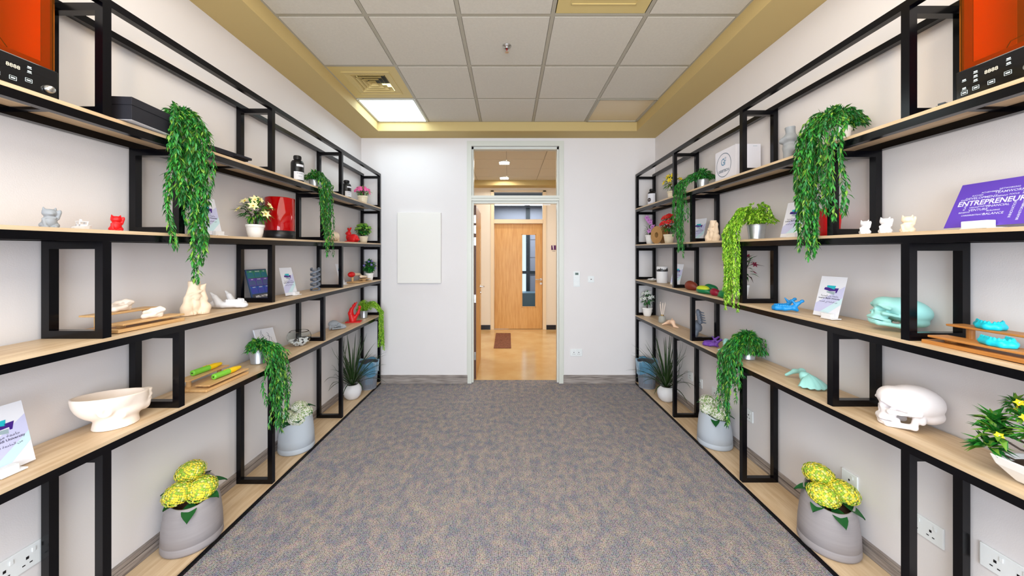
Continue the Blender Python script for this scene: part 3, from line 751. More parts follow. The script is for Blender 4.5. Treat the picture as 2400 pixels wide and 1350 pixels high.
SKULL = [('e', (-.025,0,.118), (.097,.07,.073)), ('e', (.045,0,.125), (.055,.056,.05)), ('e', (.062,0,.07), (.032,.036,.05)), ('cm', (.088,.028,.112), (.066,.052,.105), .010, .010),
         ('cm', (.07,.042,.07), (.02,.064,.075), .012, .007), ('cm', (.02,.064,.075), (-.02,.064,.08), .007, .008), ('em', (.092,.026,.093), (.001,.001,.001)),
         ('-em', (.098,.027,.093), (.036,.019,.016)), ('-e', (.10,0,.063), (.022,.010,.017)), ('-em', (.03,.072,.085), (.032,.016,.026)), ('-em', (.05,.05,.045), (.022,.018,.02)),
         ('c', (.082,-.014,.032), (.082,.014,.032), .019, .019), ('cm', (.082,.014,.032), (.045,.034,.034), .013, .012),
         ('cm', (-.012,.053,.07), (-.005,.05,.02), .011, .012), ('cm', (-.005,.05,.02), (.07,.022,.008), .012, .012), ('c', (.07,-.022,.009), (.07,.022,.009), .013, .013), ('e', (.084,0,.011), (.014,.018,.012)),
         ('-b', (.09,0,.0255), (.03,.05,.0016), .001), ('em', (-.03,.05,.055), (.014,.012,.02)), ('e', (-.06,0,.07), (.06,.05,.04))]
def add_teeth(spec, z, xs, r=.0036):
    for (x, y) in xs: spec.append(('em', (x, y, z), (r, r*.8, r*1.6)))
JAW = [('cm', (.0,.050,.022), (.04,.040,.016), .012, .012), ('cm', (.04,.040,.016), (.072,.018,.016), .012, .013), ('c', (.072,-.018,.016), (.072,.018,.016), .013, .013),
       ('cm', (.0,.050,.022), (-.02,.052,.055), .011, .008), ('cm', (-.02,.052,.05), (-.036,.052,.066), .007, .007), ('em', (-.038,.052,.067), (.008,.009,.007)),
       ('cm', (-.004,.050,.05), (.012,.050,.072), .008, .003), ('cm', (0,.05,.022), (-.012,.053,.012), .012, .009), ('e', (.08,0,.012), (.012,.016,.012))]
add_teeth(JAW, .034, [(.006,.047),(.016,.045),(.027,.042),(.037,.038),(.047,.034),(.056,.028),(.065,.021),(.072,.013),(.076,.005)])
def jaw(side, px, xd, lv, label, m, sc, turn, key='jaw'):
    t = empty('jaw_model', label, 'anatomical model', on(side, px, xd, lv), R(turn))
    blob('bone', key, JAW, m, t, (-.055,-.07,0), (.1,.07,.085), .0024, .008, sc); return t
TORSOS = [('c', (.0,-.03,.08), (.0,-.02,.72), .16, .13), ('e', (.0,-.03,.30), (.2,.2,.2)), ('e', (.07,-.02,.56), (.13,.16,.09)), ('c', (0,-.02,.7), (0,-.01,.98), .13, .15),
          ('c', (.08,.2,.05), (.04,.16,.45), .15, .10), ('e', (.08,.22,.2), (.16,.17,.17)), ('c', (.06,.22,.45), (.02,.18,.8), .10, .06), ('e', (.03,.2,.82), (.07,.08,.09)),
          ('c', (.05,-.24,.04), (.04,-.2,.5), .14, .09), ('e', (.06,-.24,.2), (.15,.15,.17)), ('c', (.04,-.2,.5), (.04,-.14,.82), .08, .05), ('em', (.14,.12,.05), (.1,.1,.07)),
          ('c', (.13,-.18,.62), (.15,.1,.72), .035, .03), ('c', (.1,.2,.5), (.16,-.05,.48), .035, .03), ('c', (.03,.2,.84), (.08,.26,.92), .03, .02), ('-c', (.22,.09,.0), (.16,.07,.5), .03, .02), ('-c', (.22,-.12,.0), (.16,-.12,.5), .025, .02), ('-e', (0,0,1.03), (.11,.11,.08))]
def torsos(side, px, xd, lv, label, h, turn):
    t = empty('nude_torso_sculpture', label, 'sculpture', on(side, px, xd, lv), yaw(side)+R(turn))
    blob('figures', 'torsos', TORSOS, BEIGE, t, (-.3,-.5,0), (.34,.5,1.0), .02, .05, (h, h, h)); return t
def bottle(side, px, xd, lv, label, r, h, turn=0, big=False):
    t = empty('black_bottle', label, 'bottle', on(side, px, xd, lv), yaw(side)+R(turn))
    MB().lathe([(r*.94, 0), (r, .004), (r, h*.70), (r*.97, h*.76), (r*.8, h*.82), (r*.5, h*.85), (r*.48, h*.87)], 32).build('body', BLK, t, smooth=True)
    cp = MB().lathe([(r*.56, h*.865), (r*.58, h*.88), (r*.58, h*.985), (r*.54, h), (.002, h)], 24)
    for k in range(24):
        a = 6.283*k/24; cp.box(-.001, .001, -.001, .001, h*.885, h*.975); cp.rot(0, start=len(cp.v)-8, t=(r*.585*math.cos(a), r*.585*math.sin(a), 0))
    cp.build('cap', BLK, t)
    lb = MB(); z0, z1 = (h*.10, h*.72) if big else (h*.14, h*.42); n = 16; a0, a1 = (-1.5, 1.5) if big else (-.9, .9)
    lb.add([((r+.0008)*math.cos(lerp(a0, a1, i/n)), (r+.0008)*math.sin(lerp(a0, a1, i/n)), z) for z in (z0, z1) for i in range(n+1)], [(i, i+1, n+2+i, n+1+i) for i in range(n)])
    lb.build('label_sheet', WCARD, t)
    if big:
        MB().lathe([(0, .0), (.022, 0)], 20, capb=False).build('printed_disc', mat('disc_dark', (50, 30, 34), .4), t).matrix_local = Matrix.Translation((r+.0022, 0, h*.36)) @ Matrix.Rotation(R(90), 4, 'Y')
        text('RESIN', .012, WPLA, t, Matrix.Translation((r+.003, 0, h*.36)) @ TXT_L)
    else:
        MB().add([((r+.0008)*math.cos(a), (r+.0008)*math.sin(a), z) for z in (h*.60, h*.68) for a in (-.5, -.2, .1, .4, .7)], [(i, i+1, i+6, i+5) for i in range(4)]).build('label_strip', WCARD, t)
        text('UV RESIN', .011, DARKP, t, Matrix.Translation((r+.0016, 0, h*.36)) @ TXT_L)
        text('1000 g', .009, DARKP, t, Matrix.Translation((r+.0016, 0, h*.26)) @ TXT_L)
    return t

# ================================================================== LEFT UNIT
L_, R_ = -1, 1
ORA = mat('orange_acrylic', (244, 146, 52), .04, trans=.94, ior=1.12, spec=.4)
def laser(side, y0, y1, label, knob_far):
    """desktop machine: black control base under an orange see-through hood; local origin at the base centre"""
    yc = (y0+y1)/2; hw = (y1-y0)/2; z = top_z(side, 4, yc)+.0006
    t = empty('curing_machine', label, 'machine', (side*1.672, yc, z+.002), yaw(side))
    sgy = 1 if side < 0 else -1      # local +y -> world +y on the left, -y on the right
    MB().box(-.105, .108, -hw, hw, 0, .098).build('control_base', mat('black_glossy_panel', (8, 9, 14), .12, coat=.6), t, bevel=.004)
    hd = MB(); e_ = .004; a, b_, c0, c1 = .098, hw-.004, .0985, .40
    hd.box(a-e_, a, -b_, b_, c0, c1); hd.box(-a, -a+e_, -b_, b_, c0, c1); hd.box(-a+e_, a-e_, -b_, -b_+e_, c0, c1); hd.box(-a+e_, a-e_, b_-e_, b_, c0, c1); hd.box(-a, a, -b_, b_, c1, c1+e_)
    hd.build('orange_hood', ORA, t)
    fr_ = MB(); DR = mat('hood_frame_red', (120, 22, 6), .35)
    for yy in (-b_+.008, b_-.030): fr_.box(a-.010, a-.006, yy, yy+.022, .100, c1-.002)
    fr_.box(a-.010, a-.006, -b_+.03, b_-.03, .100, .118); fr_.build('door_frame', DR, t)
    MB().box(-.094, -.088, -b_+.01, b_-.01, .100, c1-.003).box(-.088, a-.012, -b_+.006, -b_+.009, .100, c1-.003).box(-.088, a-.012, b_-.009, b_-.006, .100, c1-.003).build('lining', mat('lining_amber', (244, 150, 60), .5), t)
    MB().box(-.05, .05, -b_+.04, b_-.04, .0985, .12).box(-.09, -.06, -b_+.03, b_-.03, .0985, .36).build('inner_frame', mat('inner_amber', (90, 60, 40), .5), t)
    MB().lathe([(.06, .12), (.06, .13), (.002, .13)], 28).build('turntable', mat('inner_plate', (230, 150, 40), .5), t)
    MB().tube([(.02, -.05, .13), (.02, -.03, .165), (.02, .02, .17), (.02, .05, .13)], .0015, 5).build('cable_loop', BLK, t)
    fx = .1086
    WP = mat('print_white', (214, 228, 232), .4, emit=.0)
    k = [-.13, -.085, -.02, .05, .10] 
    # layout across the panel follows the photo: small captions, digits, captions, knob (left to right as seen)
    def Y(u): return lerp(-hw, hw, u)
    for u, vs in ((.12, (.060, .032)), (.26, (.074, .060, .046)), (.63, (.074, .060))):
        for v in vs:
            MB().box(fx, fx+.0006, Y(u)-.005, Y(u)+.004, v, v+.004).box(fx, fx+.0006, Y(u)-.006, Y(u)+.005, v-.0035, v-.002).build('printed_caption', WP, t)
    for u, v in ((.12, .012), (.26, .016), (.44, .016), (.62, .026)):
        q = MB()
        for s_ in (-1, 1): q.box(fx, fx+.0006, Y(u)-.008, Y(u)+.008, v+.006+s_*.006-.0004, v+.006+s_*.006+.0004).box(fx, fx+.0006, Y(u)+s_*.008-.0004, Y(u)+s_*.008+.0004, v, v+.012)
        q.box(fx, fx+.0006, Y(u)-.005, Y(u)+.005, v+.004, v+.008).build('touch_button', WP, t)
    text('8888', .0165, mat('digits', (196, 190, 176), .4), t, Matrix.Translation((fx+.0006, Y(.44), .060)) @ TXT_L, bold=.0004)
    ku = .86
    MB().lathe([(.0135, 0), (.0135, .004), (.011, .012), (.009, .014), (.001, .014)], 24).rot(R(90), (fx, Y(ku), .026), axis='Y').build('knob', CHROME, t, smooth=True)
    return t
laser(L_, 1.02, 1.224, 'orange and black desktop machine on the top shelf of the left unit', 1)
laser(R_, 1.02, 1.230, 'orange and black desktop machine on the top shelf of the right unit', -1)

# shoebox
yb = 1.50; z = top_z(L_, 4, yb)+.002
t = empty('shoe_box', 'low black lidded box overhanging the top shelf beside the orange machine', 'box', (-1.583, yb, z+.004), R(5))
MB().box(-.058, .058, -.088, .088, .001, .06).build('box_body', CARB, t, bevel=.001)
MB().box(-.060, .060, -.090, .090, .06, .092).build('lid', CARB, t, bevel=.001)
MB().box(-.057, .057, -.087, .087, 0, .0012).build('white_base', WCARD, t)

vines(L_, 425, 1.665, 4, 'large trailing green plant hanging from the top left shelf beside the black box', 1.70,
      [(-.10, .10, .19, 9), (-.12, .02, .22, 6), (-.03, .10, .10, 6), (-.02, .06, -.04, 5), (.0, .05, -.13, 3), (-.13, -.09, .02, 2)], (GR_M, GR_D, GR_B, GR_Y), seed=11, rise=(.06, .13), pk='white', potr=.055, poth=.09, mound=90, per=3)
# flat black printed part
yb = 2.03; t = empty('black_bracket', 'flat matt black bracket part on the top left shelf', 'printed part', (-1.66, yb, top_z(L_, 4, yb)+.001), R(-6))
MB().box(-.05, .06, -.125, .125, .022, .05).box(-.05, .045, -.10, .05, 0, .022).box(.06, .085, .02, .125, .028, .042).box(-.05, -.03, .05, .12, 0, .022).build('slab', CARB, t, bevel=.002)
q = MB()
for yy in (-.09, -.03, .03, .09): q.box(-.02, .03, yy-.012, yy+.012, .05, .053)
q.build('raised_pad', CARB, t)
bottle(L_, 697, 1.665, 4, 'tall black bottle with small white label, left top shelf before the second trailing plant', .046, .225, -38)
vines(L_, 738, 1.67, 4, 'trailing green plant in metal pot on the left top shelf, right of the black bottle', 2.93,
      [(-.10, .10, .26, 6), (-.03, .10, .12, 6), (-.01, .09, .0, 6), (.02, .07, -.03, 2)], (GR_M, GR_D, GR_B, GR_Y), seed=12, rise=(.02, .09), potr=.05, poth=.085, leafL=.034, step=.016, mound=50)
bottle(L_, 812, 1.665, 4, 'smaller-looking black bottle at the far end of the left top shelf, beside pink flowers', .046, .2, -30)
PINK = mat('pink_petal', (232, 88, 160), .5); PINKC = mat('pink_core', (246, 200, 130), .5)
bouquet(L_, 850, 1.66, 4, 'cream pot of pink flowers at the far end of the left top shelf', 'cream', .055, .10, .10, .085, [GR_Y, GR_M], PINK, PINKC, nf=34, fr=.023, nl=130, ll=.05, lw=.010, seed=5, petals=6, fw=.6)

cat_figure(L_, 116, 1.665, 3, 'larger grey cat figurine at the left end of the eye-level left shelf', GREYP, .078, -25)
# boat
t = empty('toy_boat', 'tiny white toy boat between the grey and red cat figurines', 'figurine', on(L_, 193, 1.665, 3), R(78))
hull = MB(); secs = [(-.026, .011, .009, 0), (-.018, .0135, .013, 0), (0, .0145, .0145, 0), (.015, .011, .016, 0), (.027, .001, .021, .003)]
vs = []
for x, wd, hh, z0 in secs: vs += [(x, -wd*.55, z0), (x, -wd, hh), (x, wd, hh), (x, wd*.55, z0)]
fs = [(i*4+k, i*4+(k+1) % 4, i*4+4+(k+1) % 4, i*4+4+k) for i in range(4) for k in range(4)] + [(3, 2, 1, 0), (16, 17, 18, 19)]
hull.add(vs, [f[::-1] for f in fs]).build('hull', WPLA, t, bevel=.0006)
cb = MB()
for x in (-.012, .010):
    for y in (-.008, .008): cb.box(x-.0015, x+.0015, y-.0015, y+.0015, .013, .030)
cb.box(-.0135, .0115, -.0095, .0095, .013, .021).box(-.015, .013, -.011, .011, .030, .033); cb.build('cabin', WPLA, t)
MB().lathe([(.0035, .033), (.004, .041), (.0025, .041), (.0025, .034)], 12, cx=-.004).build('chimney', WPLA, t)
cat_figure(L_, 272, 1.665, 3, 'red cat figurine on the eye-level left shelf', REDP, .072, -28)
card(L_, 496, 1.64, 3, 'leaflet half hidden behind the large trailing plant, left eye-level shelf', turn=-4, block=.2)
YEL, YELC = mat('lily_yellow', (246, 226, 96), .5), mat('lily_core', (212, 170, 30), .5)
bouquet(L_, 598, 1.655, 3, 'white pot of pale yellow lilies on the left shelf beside the red cylinder machine', 'white', .053, .085, .175, .10, [GR_M, GR_D, GR_Y], mat('lily_cream', (248, 238, 176), .5), YELC, nf=9, fr=.034, nl=150, ll=.055, lw=.016, seed=8, fw=.55)
def resin_printer(side, px, xd, lv, label, r, h):
    t = empty('resin_printer', label, 'machine', on(side, px, xd, lv), yaw(side))
    RG = mat('red_acrylic', (190, 4, 10), .06, trans=.35, ior=1.3, coat=.5)
    MB().lathe([(r*.98, 0), (r, .003), (r, h*.19), (r*.97, h*.195)], 48, capt=True).build('base', BLK, t, smooth=True)
    MB().lathe([(r*.97, h*.196), (r*.97, h*.985), (r*.94, h), (.002, h)], 48, capb=False).build('hood', RG, t, smooth=True)
    MB().box(-.05, -.02, -.035, .035, h*.2, h*.9).box(-.02, .05, -.02, .02, h*.55, h*.66).box(-.05, .06, -.055, .055, h*.2, h*.28).tube([(-.0, 0, h*.2), (-.0, 0, h*.92)], .006, 8).build('lift_column', mat('dark_maroon', (40, 4, 8), .5), t)
    MB().box(r-.002, r+.004, -.012, .012, .012, .028).build('button_plate', BLK, t)
    return t
resin_printer(L_, 656, 1.668, 3, 'red transparent cylinder machine with black base on the left shelf', .098, .297)
# cream figurine behind second trailing plant
t = empty('brain_model', 'cream rounded printed model behind the second trailing plant, left eye-level shelf', 'printed model', on(L_, 779, 1.66, 3))
blob('shell', 'brain', [('e', (0,0,.045), (.05,.065,.045)), ('em', (.01,.03,.05), (.042,.035,.042)), ('c', (-.04,0,.02), (-.02,.0,.0), .02, .02), ('-c', (-.06,0,.1), (.06,0,.1), .012, .012), ('c', (.03,.05,.01), (.02,.066,.06), .012, .008)], BEIGE, t, (-.07,-.08,0), (.07,.09,.1), .004, .012)
# rabbit
t = empty('rabbit_figurine', 'red rabbit figurine on the left eye-level shelf beside the round green bush', 'figurine', on(L_, 824, 1.68, 3), R(168))
blob('body', 'rabbit', [('e', (-.12,0,.30), (.30,.24,.30)), ('e', (.16,0,.36), (.17,.17,.26)), ('e', (.20,0,.66), (.16,.13,.15), 20), ('c', (.13,.07,.76), (-.02,.10,1.02), .06, .05), ('c', (.20,-.06,.76), (.30,-.10,1.02), .055, .05), ('em', (-.15,.17,.18), (.2,.1,.18)), ('cm', (.2,.09,.06), (.33,.09,.05), .07, .06), ('e', (-.43,0,.2), (.09,.09,.09)), ('e', (.32,0,.62), (.07,.07,.06)), ('cm', (-.2,.16,.05), (.02,.17,.05), .07, .07)],
     REDP, t, (-.6,-.35,0), (.48,.35,1.12), .022, .06, (.185, .18, .150))
bouquet(L_, 852, 1.655, 3, 'cream pot with a round green bush at the far end of the left eye-level shelf', 'cream', .05, .075, .145, .095, [GR_M, GR_Y, GR_D], GR_Y, LI_3, nf=34, fr=.02, nl=300, ll=.036, lw=.022, seed=9, petals=5, fw=.8, name='potted_bush')

# two-tier wooden display stands
def tier_stand(side, px, xd, lv, label, m, Ln=.29, turn=0, h1=.034, h2=.072):
    t = empty('display_stand', label, 'stand', on(side, px, xd, lv), yaw(side)+R(turn), 'two-tier wooden display stands')
    MB().box(-.075, .085, -Ln*.5, Ln*.5, 0, .014).build('base_board', m, t, bevel=.002)
    MB().box(.01, .085, -Ln*.44, Ln*.5, h1-.008, h1).build('lower_board', m, t, bevel=.002)
    MB().box(-.078, -.008, -Ln*.5, Ln*.40, h2-.008, h2).build('upper_board', m, t, bevel=.002)
    for y in (-Ln*.33, Ln*.33):
        MB().box(.03, .05, y-.01, y+.01, .014, h1-.008).build('block', m, t)
        MB().tube([(-.045, y-.01, .014), (-.045, y-.01, h2-.008)], .011, 14).build('peg', m, t)
    return t, h1, h2
EAR = [('e', (0,0,.010), (.032,.020,.012)), ('c', (-.028,0,.012), (-.018,.018,.022), .006, .006), ('c', (-.018,.018,.022), (.008,.022,.028), .006, .007), ('c', (.008,.022,.028), (.030,.010,.034), .007, .007), ('c', (.030,.010,.034), (.034,-.008,.028), .007, .006), ('c', (.034,-.008,.028), (.0,-.018,.018), .006, .005),
       ('c', (0,-.018,.018), (-.03,-.008,.01), .005, .007), ('e', (-.028,-.004,.008), (.012,.01,.01)), ('c', (-.012,.004,.018), (.016,.006,.026), .004, .004), ('-e', (-.002,-.004,.024), (.012,.007,.010)), ('c', (.02,0,.0), (.03,.0,.03), .014, .008)]
st, h1, h2 = tier_stand(L_, 318, 1.655, 2, 'pale wooden two-tier stand on the left shelf holding two ear models', BAMB, turn=0)
def on_stand(st, name, label, cat, key, spec, m, lx, ly, z, turn, sc, lo, hi, h=.002, k=.006, group=None):
    M = Matrix.Rotation(st.rotation_euler.z, 4, 'Z'); p = M @ Vector((lx, ly, z+.0006)); l = Vector(st.location)+p
    t = empty(name, label, cat, tuple(l), st.rotation_euler.z+R(turn), group)
    blob('shape', key, spec, m, t, lo, hi, h, k, sc); return t
on_stand(st, 'ear_model', 'cream ear model on the upper board of the pale wooden stand', 'anatomical model', 'ear', EAR, IVORY, -.043, -.02, h2, 95, (1.15, 1.15, 1.15), (-.045,-.035,0), (.05,.04,.05))
on_stand(st, 'ear_model', 'cream ear model on the lower board of the pale wooden stand', 'anatomical model', 'ear', EAR, IVORY, .045, .03, h1, 70, (1.05, 1.05, 1.1), (-.045,-.035,0), (.05,.04,.05))
torsos(L_, 456, 1.66, 2, 'beige cluster of torso figures on the left shelf between ear models and white jaw', .172, -20)
FIN = [('cm', (-.075,.038,.018), (-.01,.036,.018), .014, .014), ('cm', (-.01,.036,.018), (.055,.020,.020), .015, .015), ('c', (.06,-.016,.018), (.06,.016,.018), .015, .015), ('e', (.075,0,.014), (.02,.022,.014)), ('cm', (-.085,.04,.010), (-.06,.04,.03), .008, .012),
       ('cm', (-.030,.037,.025), (-.052,.04,.060), .019, .011), ('cm', (-.052,.04,.060), (-.074,.042,.082), .011, .005)]
add_teeth(FIN, .040, [(.010,.034),(.021,.032),(.032,.028),(.042,.025),(.052,.020),(.061,.014),(.067,.006)], .0052)
t = empty('jaw_model', 'white jaw bone model with two fins on the left shelf', 'anatomical model', on(L_, 541, 1.655, 2), R(-6))
blob('bone', 'finjaw', FIN, WPLA, t, (-.1,-.065,0), (.1,.065,.1), .0026, .007, (1.1, 1.15, 1.1))
# infill board
t = empty('sample_board', 'leaning board of green, purple and blue squares behind a black post, left shelf', 'board', on(L_, 618, 1.70, 2), yaw(L_))
s_ = MB().box(-.012, 0, -.098, .098, 0, .215).build('panel', mat('navy_board', (28, 56, 92), .4), t, bevel=.003); s_.matrix_local = Matrix.Translation((0, 0, .003)) @ Matrix.Rotation(R(-14), 4, 'Y')
names = [('LINES', 'TRIANGLES', 'HEX'), ('GRID', 'GYROID', 'CUBIC'), ('OCTET', 'ZIGZAG', 'CROSS')]
cols = [mat('sq_blue', (20, 70, 160), .4), mat('sq_purple', (84, 48, 150), .4), mat('sq_green', (24, 120, 84), .4)]
for r_ in range(3):
    for c_i in range(3):
        y0 = -.095+c_i*.064; z0 = .045+r_*.055
        MB().box(0, .0012, y0, y0+.06, z0, z0+.051).build('sample_square', cols[r_], s_)
        q = MB()
        for k in range(5): q.beam((.0016, y0+.006+k*.012, z0+.004), (.0016, y0+.006+k*.010, z0+.036), (.0006, 0, 0), (0, .0012, 0))
        q.build('relief_lines', cols[(r_+1) % 3], s_)
        text(names[2-r_][c_i], .0085, WPLA, s_, Matrix.Translation((.0018, y0+.03, z0+.044)) @ TXT_L, bold=.0002)
MB().box(0, .0012, -.095, .095, .008, .04).build('title_strip', mat('sq_dark', (56, 58, 70), .4), s_)
text('INFILL PATTERNS', .019, WPLA, s_, Matrix.Translation((.002, .0, .024)) @ TXT_L, sx=.95, bold=.0006)
card(L_, 684, 1.64, 2, 'leaflet standing on the left shelf beside the grey double helix', turn=-2, block=.22)
# helix
t = empty('helix_model', 'grey double helix model standing on the left shelf', 'printed model', on(L_, 739, 1.665, 2))
for s0 in (0, math.pi):
    q = MB(); n = 60; hh, rr = .188, .036; vs = []; fs = []
    for i in range(n+1):
        a = s0+i/n*6.283*2.2; z = .004+hh*i/n; c, s = math.cos(a), math.sin(a)
        for dr, dz in ((-.010, -.006), (.004, -.006), (.004, .006), (-.010, .006)): vs.append(((rr+dr)*c, (rr+dr)*s, max(0, z+dz)))
    for i in range(n):
        for k in range(4): fs.append((i*4+k, i*4+(k+1) % 4, i*4+4+(k+1) % 4, i*4+4+k))
    q.add(vs, fs+[(0, 1, 2, 3), (n*4+3, n*4+2, n*4+1, n*4)]).build('strand', GREYD, t)
q = MB()
for i in range(2, 22):
    a = i/22*6.283*2.2; z = .004+.188*i/22; q.beam((-.034*math.cos(a), -.034*math.sin(a), z), (.034*math.cos(a), .034*math.sin(a), z), (-.002*math.sin(a), .002*math.cos(a), 0), (0, 0, .0015))
q.build('rungs', GREYD, t); MB().lathe([(.04, 0), (.04, .004), (.001, .004)], 24).build('foot_disc', GREYD, t)
card(L_, 804, 1.66, 2, 'leaflet mostly hidden behind the black post near the far end, left unit', turn=8, block=.1)
# pen-like finger models on small stand
t = empty('display_stand', 'small wooden stand with a red-tipped model at the far end of the left unit', 'stand', on(L_, 842, 1.66, 2), R(0), 'two-tier wooden display stands')
MB().box(-.07, .08, -.16, .15, 0, .010).build('base_board', BAMB, t, bevel=.002); MB().tube([(-.035, -.09, .01), (-.035, -.09, .055)], .012, 12).build('peg', BAMB, t)
MB().box(.0, .07, .0, .14, .025, .032).build('lower_board', BAMB, t); MB().box(.02, .05, .03, .06, .01, .025).build('block', BAMB, t)
st = t
ft = on_stand(st, 'finger_model', 'red-tipped beige printed finger model on the small far wooden stand', 'printed model', 'fing', [('c', (-.06,0,.03), (.07,0,.022), .018, .014), ('c', (.07,0,.022), (.12,.01,.014), .013, .011)], BEIGE, -.035, -.03, .055, 88, (1.3, 1.3, 1.1), (-.09,-.03,0), (.14,.03,.06), .004)
blob('red_tip', 'fcap', [('e', (0,0,.026), (.045,.028,.026))], REDP, ft, (-.06,-.04,0), (.06,.04,.06), .004, .012, (1.25, 1.15, 1.15), loc=(-.08, 0, .001))
on_stand(st, 'finger_model', 'plain beige printed finger model on the low board of the small far stand', 'printed model', 'fing', [], BEIGE, .035, .02, .032, 86, (.8, .9, .9), (-.09,-.03,0), (.14,.03,.06), .004)
bouquet(L_, 866, 1.62, 2, 'white pot with purple-flecked bush at the far end of the left middle shelf', 'white', .047, .085, .15, .075, [GR_D, GR_M, GR_D], mat('violet_petal', (110, 96, 180), .5), WPLA, nf=11, fr=.018, nl=230, ll=.045, lw=.022, seed=15, petals=5, fw=.7, name='potted_bush')

# lower shelf (level 1)
card(L_, 18, 1.645, 1, 'leaflet cut by the left edge of the photo, lower left shelf', turn=0, block=-.12)
HEAD = [('e', (-.012,0,.150), (.135,.100,.120)), ('e', (.06,0,.100), (.070,.070,.075)), ('e', (.112,0,.052), (.026,.036,.022)), ('c', (.010,0,-.02), (.010,0,.07), .088, .070), ('c', (.126,0,.150), (.138,0,.120), .010, .013), ('em', (.132,.010,.117), (.009,.009,.007)),
        ('e', (.132,0,.094), (.014,.030,.0065)), ('e', (.130,0,.078), (.013,.026,.007)), ('-e', (.146,0,.0865), (.014,.034,.0024)), ('em', (-.066,.078,.083), (.026,.010,.019), 35), ('-em', (-.064,.089,.086), (.015,.006,.010), 35), ('cm', (.11,.03,.062), (.0,.08,.055), .014, .014)]
def head_f(X, Y, Z):
    d = sdf(HEAD, .02)(X, Y, Z); d = smax(d, (Z-.138+.11*X)*.99, .004)
    k0 = np.sqrt(((X+.012)/.126)**2+(Y/.091)**2+((Z-.150)/.110)**2)+1e-9; return smax(d, -(k0-1)*.09, .004)
Pv, Fq = surfnet(head_f, (-.16,-.12,0), (.17,.12,.16), .0028)
Pv[:, 2] = np.maximum(Pv[:, 2], 0)
me = bpy.data.meshes.new('head_bowl'); me.from_pydata(Pv.tolist(), [], Fq.tolist()); me.materials.append(mat('head_ivory', (246, 232, 220), .4)); me.polygons.foreach_set('use_smooth', [True]*len(me.polygons))
t = empty('head_planter', 'large cream bowl shaped like the lower half of a face, lower left shelf', 'bowl', on(L_, 266, 1.668, 1), R(72))
o = bpy.data.objects.new('bowl', me); COL.objects.link(o); o.parent = t; o.scale = (.84, .84, .96)
st, h1, h2 = tier_stand(L_, 502, 1.66, 1, 'wooden two-tier stand with two green and yellow pens, lower left shelf', BAMB, Ln=.30, h1=.032, h2=.062)
PG, PY = mat('pen_green', (122, 198, 60), .35), mat('pen_yellow', (238, 196, 10), .35)
def pen(st, lx, ly, z, label, turn):
    M = Matrix.Rotation(st.rotation_euler.z, 4, 'Z'); l = Vector(st.location)+M @ Vector((lx, ly, z+.0165))
    t = empty('printing_pen', label, 'pen', tuple(l), st.rotation_euler.z+R(turn), 'green and yellow pens')
    def lay(mb): return mb.rot(R(90), axis='Y')
    lay(MB().lathe([(.010, -.085), (.0155, -.082), (.0160, .012)], 20, capt=True)).build('green_body', PG, t, smooth=False)
    lay(MB().lathe([(.0160, .0125), (.0155, .05), (.009, .088), (.006, .095), (.002, .100)], 20)).build('yellow_nose', PY, t, smooth=False)
    lay(MB().lathe([(.004, -.0855), (.004, -.0852)], 12, capt=True)).build('socket_hole', BLK, t)
    MB().box(-.02, -.006, -.003, .003, .0155, .0175).box(.0, .008, -.003, .003, .0155, .0175).build('button', PY, t)
pen(st, -.043, -.0, h2, 'green and yellow pen on the upper board of the wooden stand', 86)
pen(st, .047, .03, h1, 'green and yellow pen on the lower board of the wooden stand', 86)
# marble plaque behind plant
t = empty('marble_plaque', 'white plaque with thin black line drawing leaning behind the metal pot, lower left shelf', 'plaque', on(L_, 628, 1.70, 1), R(0))
s_ = MB().box(-.008, 0, -.09, .10, 0, .205).build('panel', WCARD, t, bevel=.002); s_.matrix_local = Matrix.Translation((0.02, 0, .003)) @ Matrix.Rotation(R(-20), 4, 'Y') @ Matrix.Rotation(R(-6), 4, 'X')
q = MB(); rn = random.Random(4)
for k in range(7):
    y, z_ = rn.uniform(-.04, .03), .195-.01*k; pts = [(0.001, y, z_)]
    for i in range(9): y += rn.uniform(-.012, .018); z_ -= rn.uniform(.004, .022); pts.append((.001, max(-.085, min(.095, y)), max(.005, z_)))
    q.tube(pts, .0008, 3)
q.build('line_drawing', DARKP, s_)
vines(L_, 606, 1.665, 1, 'trailing green plant in metal pot on the lower left shelf', 2.31,
      [(-.09, .07, -.95, 7), (-.05, .09, -1.02, 8), (-.04, .08, -1.13, 6), (.0, .06, -1.20, 3)], (GR_M, GR_D, GR_B, GR_Y), seed=21, rise=(.03, .065), potr=.056, poth=.10, mound=24, per=3)
